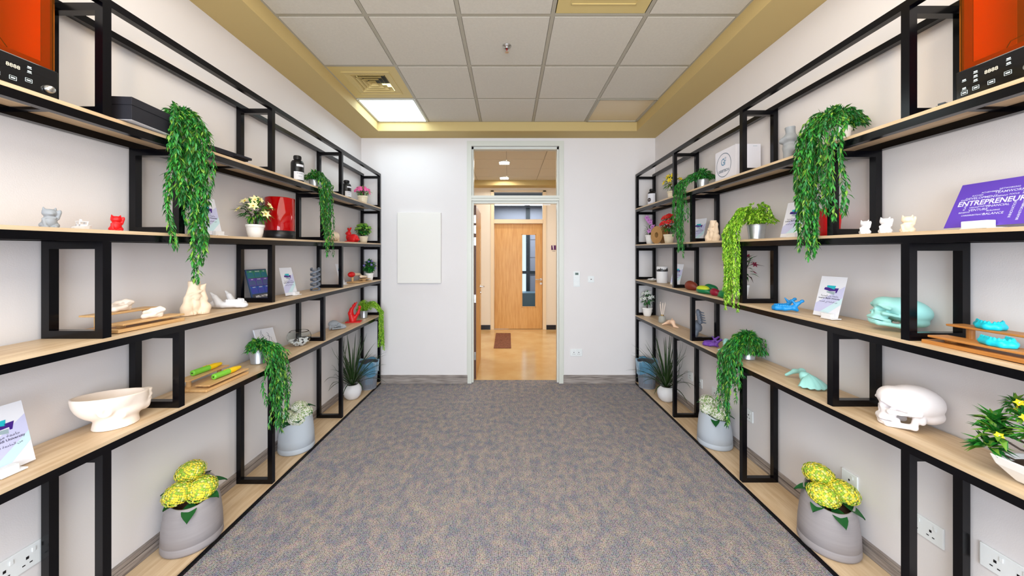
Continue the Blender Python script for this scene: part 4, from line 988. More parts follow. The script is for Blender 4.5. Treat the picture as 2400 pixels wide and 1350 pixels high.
# glass bowl with pebbles
def pebble_mesh(nm, m):
    q = MB().ball((0, 0, 0), (1, .8, .6), 8, 5); return q
t = empty('glass_bowl', 'round glass bowl half filled with white pebbles, lower left shelf', 'bowl', on(L_, 701, 1.665, 1))
rb = .086; prof = [(rb*math.sin(a), rb*.82-rb*.82*math.cos(a)) for a in [math.pi*x/24 for x in range(3, 18)]]
inn = [(r_-.003, z_+.003) for r_, z_ in prof[::-1]]
MB().lathe([(.002, .0035)][:0]+prof+inn, 40).build('glass', BOWLG, t, smooth=True)
rn = random.Random(5); pm = {}
PW, PK = mat('pebble_white', (236, 234, 236), .5), mat('pebble_dark', (64, 60, 66), .35)
loc = Vector(t.location); cnt = 0
for k in range(150):
    a = rn.uniform(0, 6.283); z_ = rn.choice([.010, .022, .034, .046]); ph = math.acos(max(-1, min(1, 1-z_/(rb*.82)))); rmax = rb*math.sin(ph)-.012
    if rmax < .004: continue
    rr = rmax*math.sqrt(rn.random()) if z_ > .04 else rmax*rn.uniform(.8, 1)
    m = PK if rn.random() < .08 else PW
    if m.name not in pm:
        o = MB().ball((0, 0, 0), (.0105, .009, .0065), 8, 5).build('pebble', m, None, smooth=True); pm[m.name] = o
    else: o = pm[m.name].copy(); COL.objects.link(o)
    o.location = (loc.x+rr*math.cos(a), loc.y+rr*math.sin(a), loc.z+z_); o.rotation_euler = (rn.uniform(-.4, .4), rn.uniform(-.4, .4), rn.uniform(0, 6)); s0 = rn.uniform(.8, 1.25); o.scale = (s0, s0, s0)
    tag(o, ('dark grey' if m is PK else 'white')+' pebble in the round glass bowl on the lower left shelf', 'pebble', 'pebbles in the glass bowl')
t = empty('animal_skull', 'grey animal skull model on the lower left shelf before the red sculpture', 'anatomical model', on(L_, 791, 1.66, 1), R(22))
blob('bone', 'askull', [('e', (-.045,0,.058), (.06,.042,.040)), ('c', (.0,0,.05), (.075,0,.030), .028, .016), ('cm', (.03,.03,.042), (-.02,.047,.036), .006, .006), ('cm', (-.02,.047,.036), (-.06,.035,.03), .006, .008), ('-em', (.018,.030,.056), (.018,.018,.015)), ('c', (.07,0,.028), (.09,0,.022), .016, .013), ('-e', (.1,0,.034), (.012,.008,.007)),
     ('cm', (.075,.010,.012), (.02,.026,.014), .006, .008), ('cm', (.02,.026,.014), (-.05,.036,.014), .007, .010), ('em', (-.08,.025,.025), (.016,.014,.024)), ('cm', (.082,.007,.018), (.084,.007,.002), .004, .002)], GREYP, t, (-.12,-.07,0), (.12,.07,.11), .003, .008, (.78, .9, .92))
t = empty('red_sculpture', 'red sculpture of two raised forearms on a square base, lower left shelf', 'sculpture', on(L_, 829, 1.665, 1), R(12))
MB().box(-.075, .075, -.05, .05, 0, .010).build('base_plate', REDP, t, bevel=.001)
blob('arms', 'redarms', [('c', (-.01,0,.01), (-.03,0,.09), .035, .026), ('c', (-.03,0,.09), (-.022,0,.13), .026, .018), ('c', (-.022,0,.13), (.008,0,.175), .018, .012), ('c', (.008,0,.175), (.03,.004,.205), .010, .006), ('c', (.008,0,.175), (.006,.01,.20), .008, .004), ('c', (-.0,0,.165), (-.012,0,.178), .008, .004), ('c', (.0,0,.02), (.045,0,.09), .022, .015), ('c', (.045,0,.09), (.062,0,.15), .015, .010), ('c', (.062,0,.15), (.066,.006,.168), .008, .004), ('c', (.062,0,.15), (.05,-.006,.166), .007, .004)],
     REDP, t, (-.08,-.05,0), (.09,.05,.215), .0035, .012, loc=(0, 0, .006))
vines(L_, 853, 1.66, 1, 'lime green trailing plant in metal pot at the far end of the lower left shelf', 4.13,
      [(-.02, .02, -1.12, 9), (-.03, .03, -1.06, 7), (-.02, .03, -.95, 5)], (LI_1, LI_2, LI_3), seed=31, rise=(.08, .14), potr=.045, poth=.085, leafL=.016, leafW=.009, step=.0095, xe=(1.46, 1.525), mound=48, per=4)

# planters on the floor boards
def hydrangea(side, px, xd, label, body, petals, rot, leafm, heads, pr=.127, ph=.26, slant=.055):
    loc = on(side, px, xd, 0); t = empty('floor_planter', label, 'planter', loc, R(rot))
    def fn(p, r, z, a): return (p[0], p[1], z + slant*(p[0]/pr)*max(0, min(1, (z-.06)/(ph*.8))) )
    prof = [(pr*.80, 0), (pr*.97, .003), (pr, .012), (pr*.985, .040), (pr*.975, .042), (pr*.99, .044), (pr*.97, ph*.4), (pr*.90, ph*.7), (pr*.80, ph*.95), (pr*.775, ph), (pr*.74, ph), (pr*.73, ph*.9)]
    MB().lathe(prof, 48, fn=fn).build('planter_body', body, t, smooth=True)
    MB().lathe([(pr*.74, ph*.84), (.002, ph*.86)], 32, capb=False, fn=lambda p, r, z, a: (p[0], p[1], z+slant*p[0]/pr)).build('soil', SOIL, t)
    rn = random.Random(int(px))
    hm = None
    for i, (hx, hy, hz, hr) in enumerate(heads):
        if hm is None:
            q = MB(); N = 300
            for k in range(N):
                zz = 1-1.65*(k+.5)/N; rr = math.sqrt(max(0, 1-zz*zz)); a = k*2.39996
                d = Vector((rr*math.cos(a), rr*math.sin(a), zz)); p = d*.9*Vector((1,1,.8)).length/1.62
                p = Vector((d.x, d.y, d.z*.78))*rn.uniform(.92, 1.02)
                u1 = d.cross(Vector((.3,.2,.9))).normalized(); u2 = d.cross(u1)
                s0 = rn.uniform(.085, .125); mi = rn.choices([0, 1, 2], weights=[5, 3, 2])[0]
                c0 = math.cos(a*3); s1 = math.sin(a*3); e1, e2 = u1*c0+u2*s1, u2*c0-u1*s1
                q.add([p+e1*s0, p+e2*s0*.5+e1*s0*.3+d*.03, p+e2*s0, p-e1*s0, p-e2*s0, p+d*.035], [(0, 2, 5), (2, 3, 5), (3, 4, 5), (4, 0, 5)], mi)
            q.ball((0, 0, 0), (.86, .86, .68), 14, 8, mi=2)
            hm = q.build('flower_head', petals, t); o = hm
        else: o = hm.copy(); COL.objects.link(o); o.parent = t
        o.location = (hx, hy, hz); o.scale = (hr, hr, hr); o.rotation_euler = (rn.uniform(-.3, .3), rn.uniform(-.3, .3), rn.uniform(0, 6))
        st_ = MB().tube([(hx*.3, hy*.3, ph*.8), (hx*.8, hy*.8, hz-hr*.3)], .004, 6).build('stem', STEM, t)
    for k in range(7):
        a = k*.9+.5; q = MB(); L_f = rn.uniform(.065, .095); b0 = Vector((.05*math.cos(a), .05*math.sin(a), ph*1.03+slant*.9*math.cos(a)))
        d = Vector((math.cos(a), math.sin(a), rn.uniform(-.1, .45))).normalized(); sd = d.cross(Vector((0, 0, 1))).normalized(); n = 6; vs = []; fs = []
        if side*(loc[0]+(Matrix.Rotation(R(rot), 3, 'Z') @ (b0+d*L_f*1.0)).x) > XW-.01: continue
        for i in range(n+1):
            u = i/n; c = b0+d*L_f*u*1.1+Vector((0, 0, -.035*u*u)); wd = .030*math.sin(math.pi*min(1, u*.93+.05))
            vs += [c-sd*wd+Vector((0,0,.006)), c, c+sd*wd+Vector((0,0,.006))]
        for i in range(n): fs += [(i*3, i*3+1, i*3+4, i*3+3), (i*3+1, i*3+2, i*3+5, i*3+4)]
        q.add(vs, fs).build('leaf', leafm, t, smooth=True)
    return t
HLEAF = mat('hydrangea_leaf', (20, 84, 38), .4)
YP = [mat('hyd_yellow', (232, 216, 60), .6), mat('hyd_green', (150, 186, 50), .6), mat('hyd_pale', (214, 220, 120), .6)]
WP_ = [mat('hyd_white', (232, 234, 222), .6), mat('hyd_cream', (206, 214, 180), .6), mat('hyd_whitegreen', (140, 170, 110), .6)]
PGR = mat('grey_planter', (150, 144, 146), .55, var=.05, vscale=6, stretch=(1, 1, 14)); PLB = mat('pale_planter', (176, 184, 194), .5)
hydrangea(L_, 452, 1.655, 'grey slanted planter with yellow hydrangeas on the left floor board', PGR, YP, 120, HLEAF, [(.055, .02, .335, .066), (-.045, .045, .285, .066), (-.035, -.04, .275, .070)])
hydrangea(L_, 695, 1.655, 'pale blue-grey planter with white hydrangeas on the left floor board', PLB, WP_, 70, HLEAF, [(.045, .02, .30, .062), (-.045, .05, .255, .06), (-.03, -.045, .245, .062), (.03, -.05, .275, .06)])
hydrangea(R_, 1941, 1.655, 'grey slanted planter with yellow hydrangeas on the right floor board', PGR, YP, 70, HLEAF, [(.055, .02, .325, .068), (-.05, .04, .275, .068), (-.005, -.055, .285, .070)])
hydrangea(R_, 1675, 1.655, 'pale blue-grey planter with white hydrangeas on the right floor board', PLB, WP_, 110, HLEAF, [(.05, .01, .315, .066), (-.055, .03, .265, .068), (-.0, -.06, .285, .066), (.01, .06, .285, .06)])

def dracaena(side, px, xd, label, seed, hh=.56):
    rn = random.Random(seed); loc = on(side, px, xd, 0); t = empty('spiky_plant', label, 'potted plant', loc)
    r = .092
    MB().lathe([(r*.45, 0), (r*.6, .004), (r*.86, r*.35), (r, r*.85), (r*.95, r*1.25), (r*.70, r*1.62), (r*.60, r*1.68), (r*.56, r*1.62), (r*.58, r*1.5)], 40).build('round_pot', WPLA, t, smooth=True)
    MB().lathe([(r*.58, r*1.5), (.002, r*1.54)], 24, capb=False).build('soil', SOIL, t)
    for k in range(58):
        a = k*2.39996; u = k/58; L_f = rn.uniform(.85, 1.1)*hh*lerp(1.0, .72, u); el = lerp(1.42, .55, u)+rn.uniform(-.1, .1)
        d = Vector((math.cos(a)*math.cos(el), math.sin(a)*math.cos(el), math.sin(el)))
        p = Vector((.018*math.cos(a), .018*math.sin(a), r*1.5+.05*(1-u))); vs = []; fs = []; n = 9
        sd = d.cross(Vector((0, 0, 1))).normalized(); hor = Vector((d.x, d.y, 0)).normalized()
        lim = XW-.02
        for i in range(n+1):
            s = i/n; wd = .0085*(1-s)**.6*min(1, .5+s*3)+.0006; c = p.copy()
            if side*(loc[0]+c.x) > lim: c.x = side*lim-loc[0]
            vs += [c-sd*wd, c+d.cross(sd)*wd*.5, c+sd*wd]
            p = p+d*L_f/n; d = (d+Vector((0, 0, -1))*(.035+.16*u)*(.5+s)).normalized()
        for i in range(n): fs += [(i*3, i*3+1, i*3+4, i*3+3), (i*3+1, i*3+2, i*3+5, i*3+4)]
        MB().add(vs, fs).build('leaf', DRAC, t, smooth=True)
    return t
dracaena(L_, 826, 1.655, 'spiky dark plant in a round white pot on the left floor board', 1, .50)
dracaena(R_, 1562, 1.655, 'spiky dark plant in a round white pot on the right floor board', 2, .52)
LINER = mat('blue_liner', (96, 150, 182), .22, trans=.25, var=.2, vscale=20, bump=.8, bscale=40)
def bin_(side, px, xd, label):
    loc = on(side, px, xd, 0); t = empty('waste_bin', label, 'waste bin', loc); r0, r1, h = .086, .112, .30
    MB().lathe([(r0-.004, 0), (r0-.002, .006), (r1-.006, h), (r1-.010, h), (r0-.008, .012), (.002, .010)], 40).build('inner_wall', mat('bin_dark', (70, 74, 84), .5), t, smooth=True)
    q = MB(); n = 44
    for k in range(n):
        a = 6.283*k/n; c, s = math.cos(a), math.sin(a); q.beam((c*r0, s*r0, .012), (c*r1, s*r1, h-.01), (c*.003, s*.003, 0), (-s*.0045, c*.0045, 0))
    q.build('ribs', mat('bin_grey', (126, 130, 140), .5), t)
    MB().lathe([(r0+.004, 0), (r0+.005, .014), (r0, .014)], 40).build('foot_ring', mat('bin_grey', (126, 130, 140), .5), t)
    def fn(p, r, z, a):
        k = 1+.03*math.sin(a*9+z*30)*(1 if z > .15 else .5)+.015*math.sin(a*23); return (p[0]*k, p[1]*k, z+.010*math.sin(a*5)*(1 if z > h*.9 else 0)+.02*math.sin(a*3+1)*(1 if z < h*.62 and r > r1*.9 else 0))
    MB().lathe([(r1*.80, .06), (r1*.93, h*.8), (r1*.99, h), (r1*1.05, h+.014), (r1*1.08, h), (r1*1.03, h*.8), (r1*.985, h*.55)], 72, fn=fn, capb=False).build('liner_bag', LINER, t, smooth=True)
bin_(L_, 863, 1.615, 'grey ribbed waste bin with blue liner at the far end of the left floor board')
bin_(R_, 1516, 1.612, 'grey ribbed waste bin with blue liner at the far end of the right floor board')

# ================================================================== RIGHT UNIT
# power adapter with cable
yb = 1.315; z = top_z(R_, 4, yb)
t = empty('power_adapter', 'small dark plug adapter with cable beside the right orange machine', 'adapter', (1.625, yb, z+.0015), R(20))
MB().box(-.012, .012, -.014, .014, 0, .022).box(-.009, -.004, -.010, .010, .022, .030).box(.004, .009, -.010, .010, .022, .030).build('plug_body', mat('adapter_grey', (60, 70, 82), .35), t, bevel=.002)
MB().tube([(0, -.014, .008), (0, -.035, .004), (-.02, -.05, .003), (-.035, -.065, .003)], .002, 6).build('cable', BLK, t)
vines(R_, 1963, 1.665, 4, 'large trailing green plant hanging from the right top shelf beside the grey torso', 1.74,
      [(-.14, .08, .18, 10), (-.04, .11, .10, 8), (-.01, .09, -.02, 5), (.0, .1, .02, 3), (.0, .04, -.03, 2), (-.17, -.12, .16, 3)], (GR_M, GR_D, GR_B, GR_Y), seed=41, rise=(.05, .12), pk='white', potr=.055, poth=.095, mound=72, per=3)
# grey torso vase
t = empty('torso_vase', 'grey headless female torso vase on the right top shelf', 'vase', on(R_, 1851, 1.665, 4), R(120))
blob('torso', 'torso', [('c', (-.02,0,.86), (-.01,0,.99), .10, .125), ('c', (-.02,0,.70), (-.02,0,.86), .16, .10), ('e', (-.01,0,.68), (.17,.22,.13)), ('em', (.13,.10,.64), (.10,.095,.09)), ('c', (.0,0,.52), (.0,0,.66), .13, .16), ('e', (-.04,0,.40), (.19,.235,.17)), ('em', (-.15,.09,.37), (.12,.12,.12)), ('cm', (-.02,.12,.34), (.02,.115,.0), .13, .085), ('e', (.06,0,.45), (.1,.14,.1)), ('-e', (-.01,0,1.02), (.085,.085,.12)), ('-c', (.1,0,.0), (0,0,.20), .035, .015)],
     GREYP, t, (-.32,-.36,0), (.32,.36,1.0), .02, .06, (.205, .205, .205))
# white box with circle logo
yb0, yb1 = 2.47, 2.73; zz = top_z(R_, 4, 2.6)+.0008
t = empty('white_carton', 'white carton with a round blue emblem on the right top shelf behind a black post', 'box', (1.60, 2.47, zz), 0)
MB().box(0, .175, 0, .245, 0, .232).build('carton', mat('carton_white', (222, 222, 232), .55), t, bevel=.0015)
MB().box(-.0012, 0, .0, .003, 0, .232).box(.06, .0604, -.0006, 0, 0, .232).build('flap_edge', WCARD, t)
RB = mat('emblem_blue', (60, 128, 168), .4); RD = mat('emblem_dark', (44, 84, 110), .4)
e0 = bpy.data.objects.new('round_emblem', None)
def tx_right(x, y, z): return Matrix.Translation((x, y, z)) @ Matrix(((0,0,-1,0),(-1,0,0,0),(0,1,0,0),(0,0,0,1)))
q = MB(); n = 48; ro, ri = .088, .084
q.add([(-.0008, .14+r_*math.cos(6.283*k/n), .118+r_*math.sin(6.283*k/n)) for r_ in (ro, ri) for k in range(n)], [(k, (k+1) % n, n+(k+1) % n, n+k) for k in range(n)]); q.build('round_emblem', RD, t)
text('G', .075, RB, t, tx_right(-.0009, .150, .138), sx=.85); text('T', .05, RB, t, tx_right(-.0010, .124, .132)); text('3D', .018, RB, t, tx_right(-.0009, .118, .165))
text('GEEETECH', .026, RD, t, tx_right(-.0009, .14, .075), bold=.0004)
for yy in (.22, .205, .16, .12, .105): MB().box(-.0009, -.0003, yy-.003, yy+.003, .010, .016).build('printed_mark', DARKP, t)
MB().box(.12, .15, -.0008, -.0003, .216, .219).build('printed_line', C_GREY, t)
vines(R_, 1647, 1.665, 4, 'trailing green plant in metal pot on the right top shelf beside the white carton', 3.07,
      [(-.06, .10, .24, 6), (-.02, .12, .12, 6), (-.02, .08, .02, 6), (-.02, .06, -.04, 2)], (GR_D, GR_M, GR_B, GR_M), seed=42, rise=(.03, .10), potr=.05, poth=.09, step=.015, mound=40)
bouquet(R_, 1576, 1.66, 4, 'cream pot of yellow lilies at the far end of the right top shelf', 'cream', .05, .085, .17, .085, [GR_M, GR_D, GR_Y], mat('lily_gold', (240, 216, 40), .5), YELC, nf=11, fr=.036, nl=130, ll=.055, lw=.012, seed=19)
bottle(R_, 1528, 1.665, 4, 'black bottle with a large white label at the far end of the right top shelf', .046, .2, 30, big=True)
# eye-level shelf
t = empty('purple_sign', 'purple word-cloud sign in a white block holder on the right eye-level shelf', 'sign', (1.645, 1.18, top_z(R_, 3, 1.18)+.001), math.pi)
W_, H_ = .297, .178
s_ = MB().box(-.001, 0, -W_/2, W_/2, 0, H_).build('sheet', mat('sign_violet', (92, 62, 178), .4), t); s_.matrix_local = Matrix.Translation((0, 0, .012)) @ Matrix.Rotation(R(-24), 4, 'Y')
PWT = mat('print_lilac', (206, 206, 240), .4)
def tw(b, size, u, v, vert=False, bold=0, al='CENTER', sx=1.0):
    M = Matrix.Translation((.0006, (u-.5)*W_, v*H_)) @ TXT_L
    if vert: M = M @ Matrix.Rotation(R(90), 4, 'Z')
    text(b, size, PWT, s_, M, bold=bold, align=al, sx=sx)
tw('ENTREPRENEURSHIP', .0275, .045, .53, bold=.0007, al='LEFT', sx=.88)
for b, s0, u, v, ve in (('DEVELOPMENT', .0125, .24, .64, 0), ('TEAMWORK', .013, .47, .72, 0), ('ACHIEVEMENT', .0075, .31, .75, 0), ('SUCCESS', .0075, .20, .70, 0), ('NETWORKING', .0075, .46, .79, 0), ('MISSION', .013, .60, .76, 1), ('GOALS', .009, .69, .78, 1), ('COMPANY', .0075, .41, .63, 0), ('FOCUS', .0075, .52, .64, 0), ('IDEAS', .0075, .09, .62, 0),
                       ('FINANCIAL', .0115, .42, .43, 0), ('VENTURE', .012, .26, .37, 0), ('BALANCE', .012, .41, .26, 0), ('STRATEGY', .0125, .78, .22, 0), ('RISK', .011, .82, .40, 0), ('INNOVATION', .010, .56, .32, 1), ('BRAINSTORMING', .009, .63, .28, 1), ('STARTUP', .0075, .30, .44, 0), ('VISION', .0075, .21, .43, 0), ('BENEFITS', .0075, .14, .33, 0), ('CAREER', .0075, .17, .26, 0), ('ABSTRACT', .0075, .27, .26, 0), ('BUILDING', .0075, .40, .33, 0), ('COMMUNITY', .0085, .73, .47, 0), ('LEADERSHIP', .009, .80, .80, 0), ('TIMES', .0075, .70, .67, 0), ('PRODUCT', .008, .83, .30, 0), ('PLAN', .009, .13, .44, 1), ('CUSTOMER', .0085, .86, .70, 0), ('LEARN', .008, .90, .62, 0)):
    tw(b, s0, u, v, ve, bold=.0001)
MB().box(.0, .030, -.075, -.005, 0, .030).box(-.02, .03, -.08, .01, 0, .005).build('holder_block', WPLA, t, bevel=.002)
cat_figure(R_, 2027, 1.62, 3, 'smallest white cat figurine in the row of three, right eye-level shelf', WPLA, .066, 40)
cat_figure(R_, 2075, 1.65, 3, 'larger white cat figurine in the row of three, right eye-level shelf', WPLA, .074, 40)
cat_figure(R_, 2127, 1.67, 3, 'cream cat figurine at the right end of the row of three', BEIGE, .076, 40)
card(R_, 1851, 1.64, 3, 'leaflet left of the large trailing plant on the right eye-level shelf', turn=3, block=.2)
t = empty('red_canister', 'red cylinder half hidden behind a post and the large trailing plant, right unit', 'canister', on(R_, 1945, 1.70, 3))
MB().lathe([(.036, 0), (.04, .003), (.041, .03), (.046, .10), (.044, .14), (.02, .155), (.002, .155)], 28).build('body', REDP, t, smooth=True)
MB().lathe([(.0, .155), (.014, .155), (.014, .165), (.002, .166)], 20, capb=False).build('lid_knob', REDP, t, smooth=True)
vines(R_, 1773, 1.665, 3, 'long lime green trailing plant in metal pot on the right eye-level shelf', 2.40,
      [(-.06, .06, -.38, 9), (-.07, .07, -.30, 10), (-.05, .07, -.15, 8), (.02, .10, -.02, 4)], (LI_1, LI_2, LI_3), seed=43, rise=(.10, .17), potr=.056, poth=.10, leafL=.024, leafW=.010, step=.0125, mound=48, per=4)
torsos(R_, 1672, 1.665, 3, 'beige cluster of torso figures on the right eye-level shelf', .165, 20)
card(R_, 1631, 1.68, 3, 'leaflet mostly hidden behind the black post beside the beige torso cluster', turn=20, block=0)
bouquet(R_, 1568, 1.66, 3, 'cream pot of bright red flowers beside the cardboard spool', 'cream', .054, .092, .21, .085, [GR_M, GR_D], mat('red_petal', (214, 18, 30), .5), GR_Y, nf=40, fr=.034, nl=130, ll=.05, lw=.012, seed=23, petals=7, fw=.5)
CARDB = mat('cardboard', (186, 140, 84), .7, var=.08, vscale=20)
t = empty('cardboard_spool', 'brown cardboard spool on edge between the orchid and the red flowers', 'spool', (on(R_, 1549, 1.685, 3)[0], 3.90, top_z(R_, 3, 3.9)+.099), R(0))
for s_x in (-.045, .045): MB().lathe([(.03, s_x-.002), (.098, s_x-.002), (.098, s_x+.002), (.03, s_x+.002), (.03, s_x-.002)], 48, capb=False).rot(R(90), axis='Y').rot(R(14)).build('flange', CARDB, t)
MB().lathe([(.046, -.043), (.046, .043)], 36, capb=False).rot(R(90), axis='Y').rot(R(14)).build('hub', CARDB, t)
t = bouquet(R_, 1524, 1.655, 3, 'white pot with a purple orchid at the far end of the right eye-level shelf', 'white', .055, .105, .12, .07, [GR_M, GR_D], None, None, nl=46, ll=.06, lw=.008, seed=29, name='potted_orchid')
q = MB().tube([(0, 0, .09), (.01, .0, .2), (-.005, .01, .30), (-.03, .02, .36)], .002, 5, r1=.001); q.build('flower_stem', BARK, t)
OP, OC = mat('orchid_petal', (196, 130, 200), .5), mat('orchid_core', (130, 40, 110), .5)
for k, (a, b_, z_) in enumerate(((-.03, .02, .31), (.02, .05, .27), (-.01, -.03, .25), (.01, -.045, .20), (-.03, -.05, .15), (-.02, .0, .28))):
    q = MB(); petal_flower(q, (a, b_, z_), (-.7, -.7, .2), .034, 5, 0, 1, w=.75, cup=.15); q.build('blossom', [OP, OC], t)

# middle shelf (level 2), far to near
t = empty('stone_dish', 'small dish of white stones at the far end of the right middle shelf', 'dish', on(R_, 1530, 1.65, 2))
MB().lathe([(.03, 0), (.05, .004), (.066, .018), (.064, .020), (.048, .008), (.002, .006)], 32).build('dish', mat('dish_grey', (176, 170, 160), .4), t, smooth=True)
rn = random.Random(6); src = None
for k in range(16):
    a = rn.uniform(0, 6.283); rr = .042*math.sqrt(rn.random()); l = Vector(t.location)+Vector((rr*math.cos(a), rr*math.sin(a), .018+rn.uniform(0, .014)*(1-rr/.05)))
    if src is None: src = MB().ball((0, 0, 0), (.013, .010, .008), 8, 5).build('stone', PW, None, smooth=True); o = src
    else: o = src.copy(); COL.objects.link(o)
    o.location = l; o.rotation_euler = (rn.uniform(-.5, .5), 0, rn.uniform(0, 6))
    tag(o, 'white stone in the small dish at the far end of the right middle shelf', 'stone', 'stones in the dish')
t = empty('white_canister', 'white cylinder with a black skyline band on the right middle shelf', 'canister', on(R_, 1552, 1.655, 2))
MB().lathe([(.054, 0), (.056, .003), (.056, .175), (.052, .178), (.052, .160), (.002, .158)], 40).build('body', WPLA, t, smooth=True)
q = MB(); rn = random.Random(2)
for k in range(40):
    a0, a1 = 6.283*k/40, 6.283*(k+.9)/40; hh = rn.uniform(.012, .034); z0 = .130
    q.add([(.0568*math.cos(a), .0568*math.sin(a), z) for z in (z0, z0+hh) for a in (a0, a1)], [(0, 1, 3, 2)])
q.lathe([(.0567, .124), (.0567, .130)], 40, capb=False); q.build('skyline_print', BLK, t)
card(R_, 1581, 1.66, 2, 'leaflet beside the white cylinder on the right middle shelf', turn=12, block=.1)
def leafshape(px, xd, label, m, sc, turn, m2=None, key='pod'):
    t = empty('seed_pod_model', label, 'printed model', on(R_, px, xd, 2), R(turn), 'coloured seed pod models')
    blob('shell', 'pod', [('e', (0,0,.022), (.060,.038,.026)), ('c', (.03,0,.018), (.078,0,.008), .020, .006), ('e', (-.02,0,.026), (.036,.030,.024))], m, t, (-.07,-.045,0), (.09,.045,.055), .003, .01, sc)
    if m2: blob('flesh', 'podin', [('e', (0,0,.026), (.054,.030,.026)), ('-c', (-.05,0,.056), (.05,0,.056), .006, .006)], m2, t, (-.06,-.04,0), (.06,.04,.06), .003, .01, sc, loc=(-.004, -.006, .012))
    return t
leafshape(1620, 1.62, 'brown pod model at the left of the coloured row, right middle shelf', mat('pod_brown', (116, 44, 26), .5), (1.0, 1.1, 1.56), -75)
leafshape(1650, 1.59, 'yellow and green pod model in the coloured row, right middle shelf', mat('pod_green', (10, 110, 66), .4), (1.15, 1.2, 1.00), -80, mat('pod_yellow', (184, 200, 40), .5))
leafshape(1666, 1.68, 'dark green pod model behind the yellow and green one, right middle shelf', mat('pod_green', (10, 110, 66), .4), (1.0, 1.0, 1.38), -70)
leafshape(1676, 1.60, 'crimson pod model in the coloured row, right middle shelf', mat('pod_crimson', (136, 10, 44), .45), (.72, .8, 1.06), -85)
leafshape(1699, 1.585, 'green pod model beside the lime trailing plant, right middle shelf', mat('pod_green2', (14, 118, 64), .45), (.85, .9, 1.25), 100)
bouquet(R_, 1737, 1.665, 2, 'white pot of dark red flowers hidden behind the lime trailing plant', 'white', .052, .105, .22, .10, [GR_D, mat('leaf_maroon', (60, 30, 36), .5), GR_D], mat('maroon_petal', (126, 16, 50), .5), None, nf=9, fr=.026, nl=50, ll=.07, lw=.014, seed=33)
jaw(R_, 1853, 1.63, 2, 'bright blue jaw bone model on the right middle shelf', BLUEP, (1.0, .95, .95), 160, 'jaw')
card(R_, 1933, 1.64, 2, 'leaflet on the right middle shelf between the blue jaw and the mint skull', turn=2, block=.18)
t = empty('skull_model', 'pale mint skull model behind a black post on the right middle shelf', 'anatomical model', on(R_, 2092, 1.675, 2), R(158))
b0 = blob('bone', 'skull', SKULL, MINT, t, (-.13,-.085,-.03), (.115,.085,.2), .0028, .010, (.86, 1.0, .72), (0, 0, .012), (0, -14, 0), floor=False)
st, h1, h2 = tier_stand(R_, 2350, 1.655, 2, 'darker wooden two-tier stand with cyan dental models at the right edge', BAMD, Ln=.32, turn=0)
DENT = [('cm', (-.03,.026,.010), (.005,.024,.010), .011, .011), ('cm', (.005,.024,.010), (.028,.010,.010), .011, .012), ('c', (.028,-.010,.010), (.028,.010,.010), .012, .012), ('e', (-.01,0,.006), (.03,.02,.006))]
add_teeth(DENT, .022, [(-.032,.027),(-.022,.027),(-.012,.026),(-.003,.0255),(.006,.024),(.014,.020),(.022,.014),(.027,.006)], .0052)
on_stand(st, 'dental_model', 'cyan dental model on the upper board of the darker wooden stand', 'anatomical model', 'dent', DENT, CYANP, -.043, -.06, h2, 40, (1, 1, 1), (-.05,-.045,0), (.045,.045,.035), .002, .004)
on_stand(st, 'dental_model', 'cyan dental model on the lower board of the darker wooden stand', 'anatomical model', 'dent', DENT, CYANP, .048, .03, h1, 60, (1, 1, 1), (-.05,-.045,0), (.045,.045,.035), .002, .004)

# lower shelf (level 1)
bouquet(R_, 1517, 1.655, 1, 'white pot of small white flowers at the far end of the right lower shelf', 'white', .058, .10, .20, .075, [GR_M, GR_D, GR_B], mat('white_petal', (240, 242, 240), .5), GR_Y, nf=16, fr=.03, nl=150, ll=.045, lw=.012, seed=35, petals=5)
t = empty('reed_diffuser', 'small glass bottle diffuser with white reeds on the right lower shelf', 'diffuser', on(R_, 1552, 1.655, 1))
MB().lathe([(.034, 0), (.037, .004), (.037, .050), (.030, .064), (.014, .070), (.014, .078), (.011, .078), (.011, .068), (.026, .060), (.033, .048), (.033, .006)], 32).build('bottle', mat('frosted_glass', (226, 226, 220), .25, trans=.6, ior=1.2), t, smooth=True)
MB().lathe([(.0155, .072), (.0155, .086), (.012, .086)], 20, capb=False).build('collar', mat('brass', (200, 170, 110), .3, 1.0), t)
for k in range(6):
    a = k*1.05; MB().tube([(0, 0, .02), (.030*math.cos(a), .028*math.sin(a)-.012, .20+.01*(k % 3))], .0028, 6).build('reed', IVORY, t)
t = empty('bone_model', 'peach coloured bone model on the right lower shelf beside the diffuser', 'anatomical model', on(R_, 1571, 1.65, 1), R(-75))
blob('bone', 'bonepc', [('c', (-.08,0,.01), (-.02,.01,.04), .010, .018), ('c', (-.02,.01,.04), (.03,0,.05), .018, .020), ('c', (.03,0,.05), (.055,.0,.012), .018, .012), ('c', (-.02,.01,.04), (-.05,.03,.01), .012, .008), ('c', (.03,0,.05), (.0,.02,.075), .012, .006), ('c', (.055,0,.012), (.085,.01,.004), .011, .008), ('c', (-.05,0,.022), (-.07,-.03,.006), .008, .006)], mat('peach_print', (240, 204, 176), .5), t, (-.1,-.05,0), (.1,.05,.09), .003, .012, (1.1, 1.1, 1.0))
t = empty('pelvis_model', 'grey pelvis and spine model behind a black post, right lower shelf', 'anatomical model', on(R_, 1634, 1.69, 1), R(150))
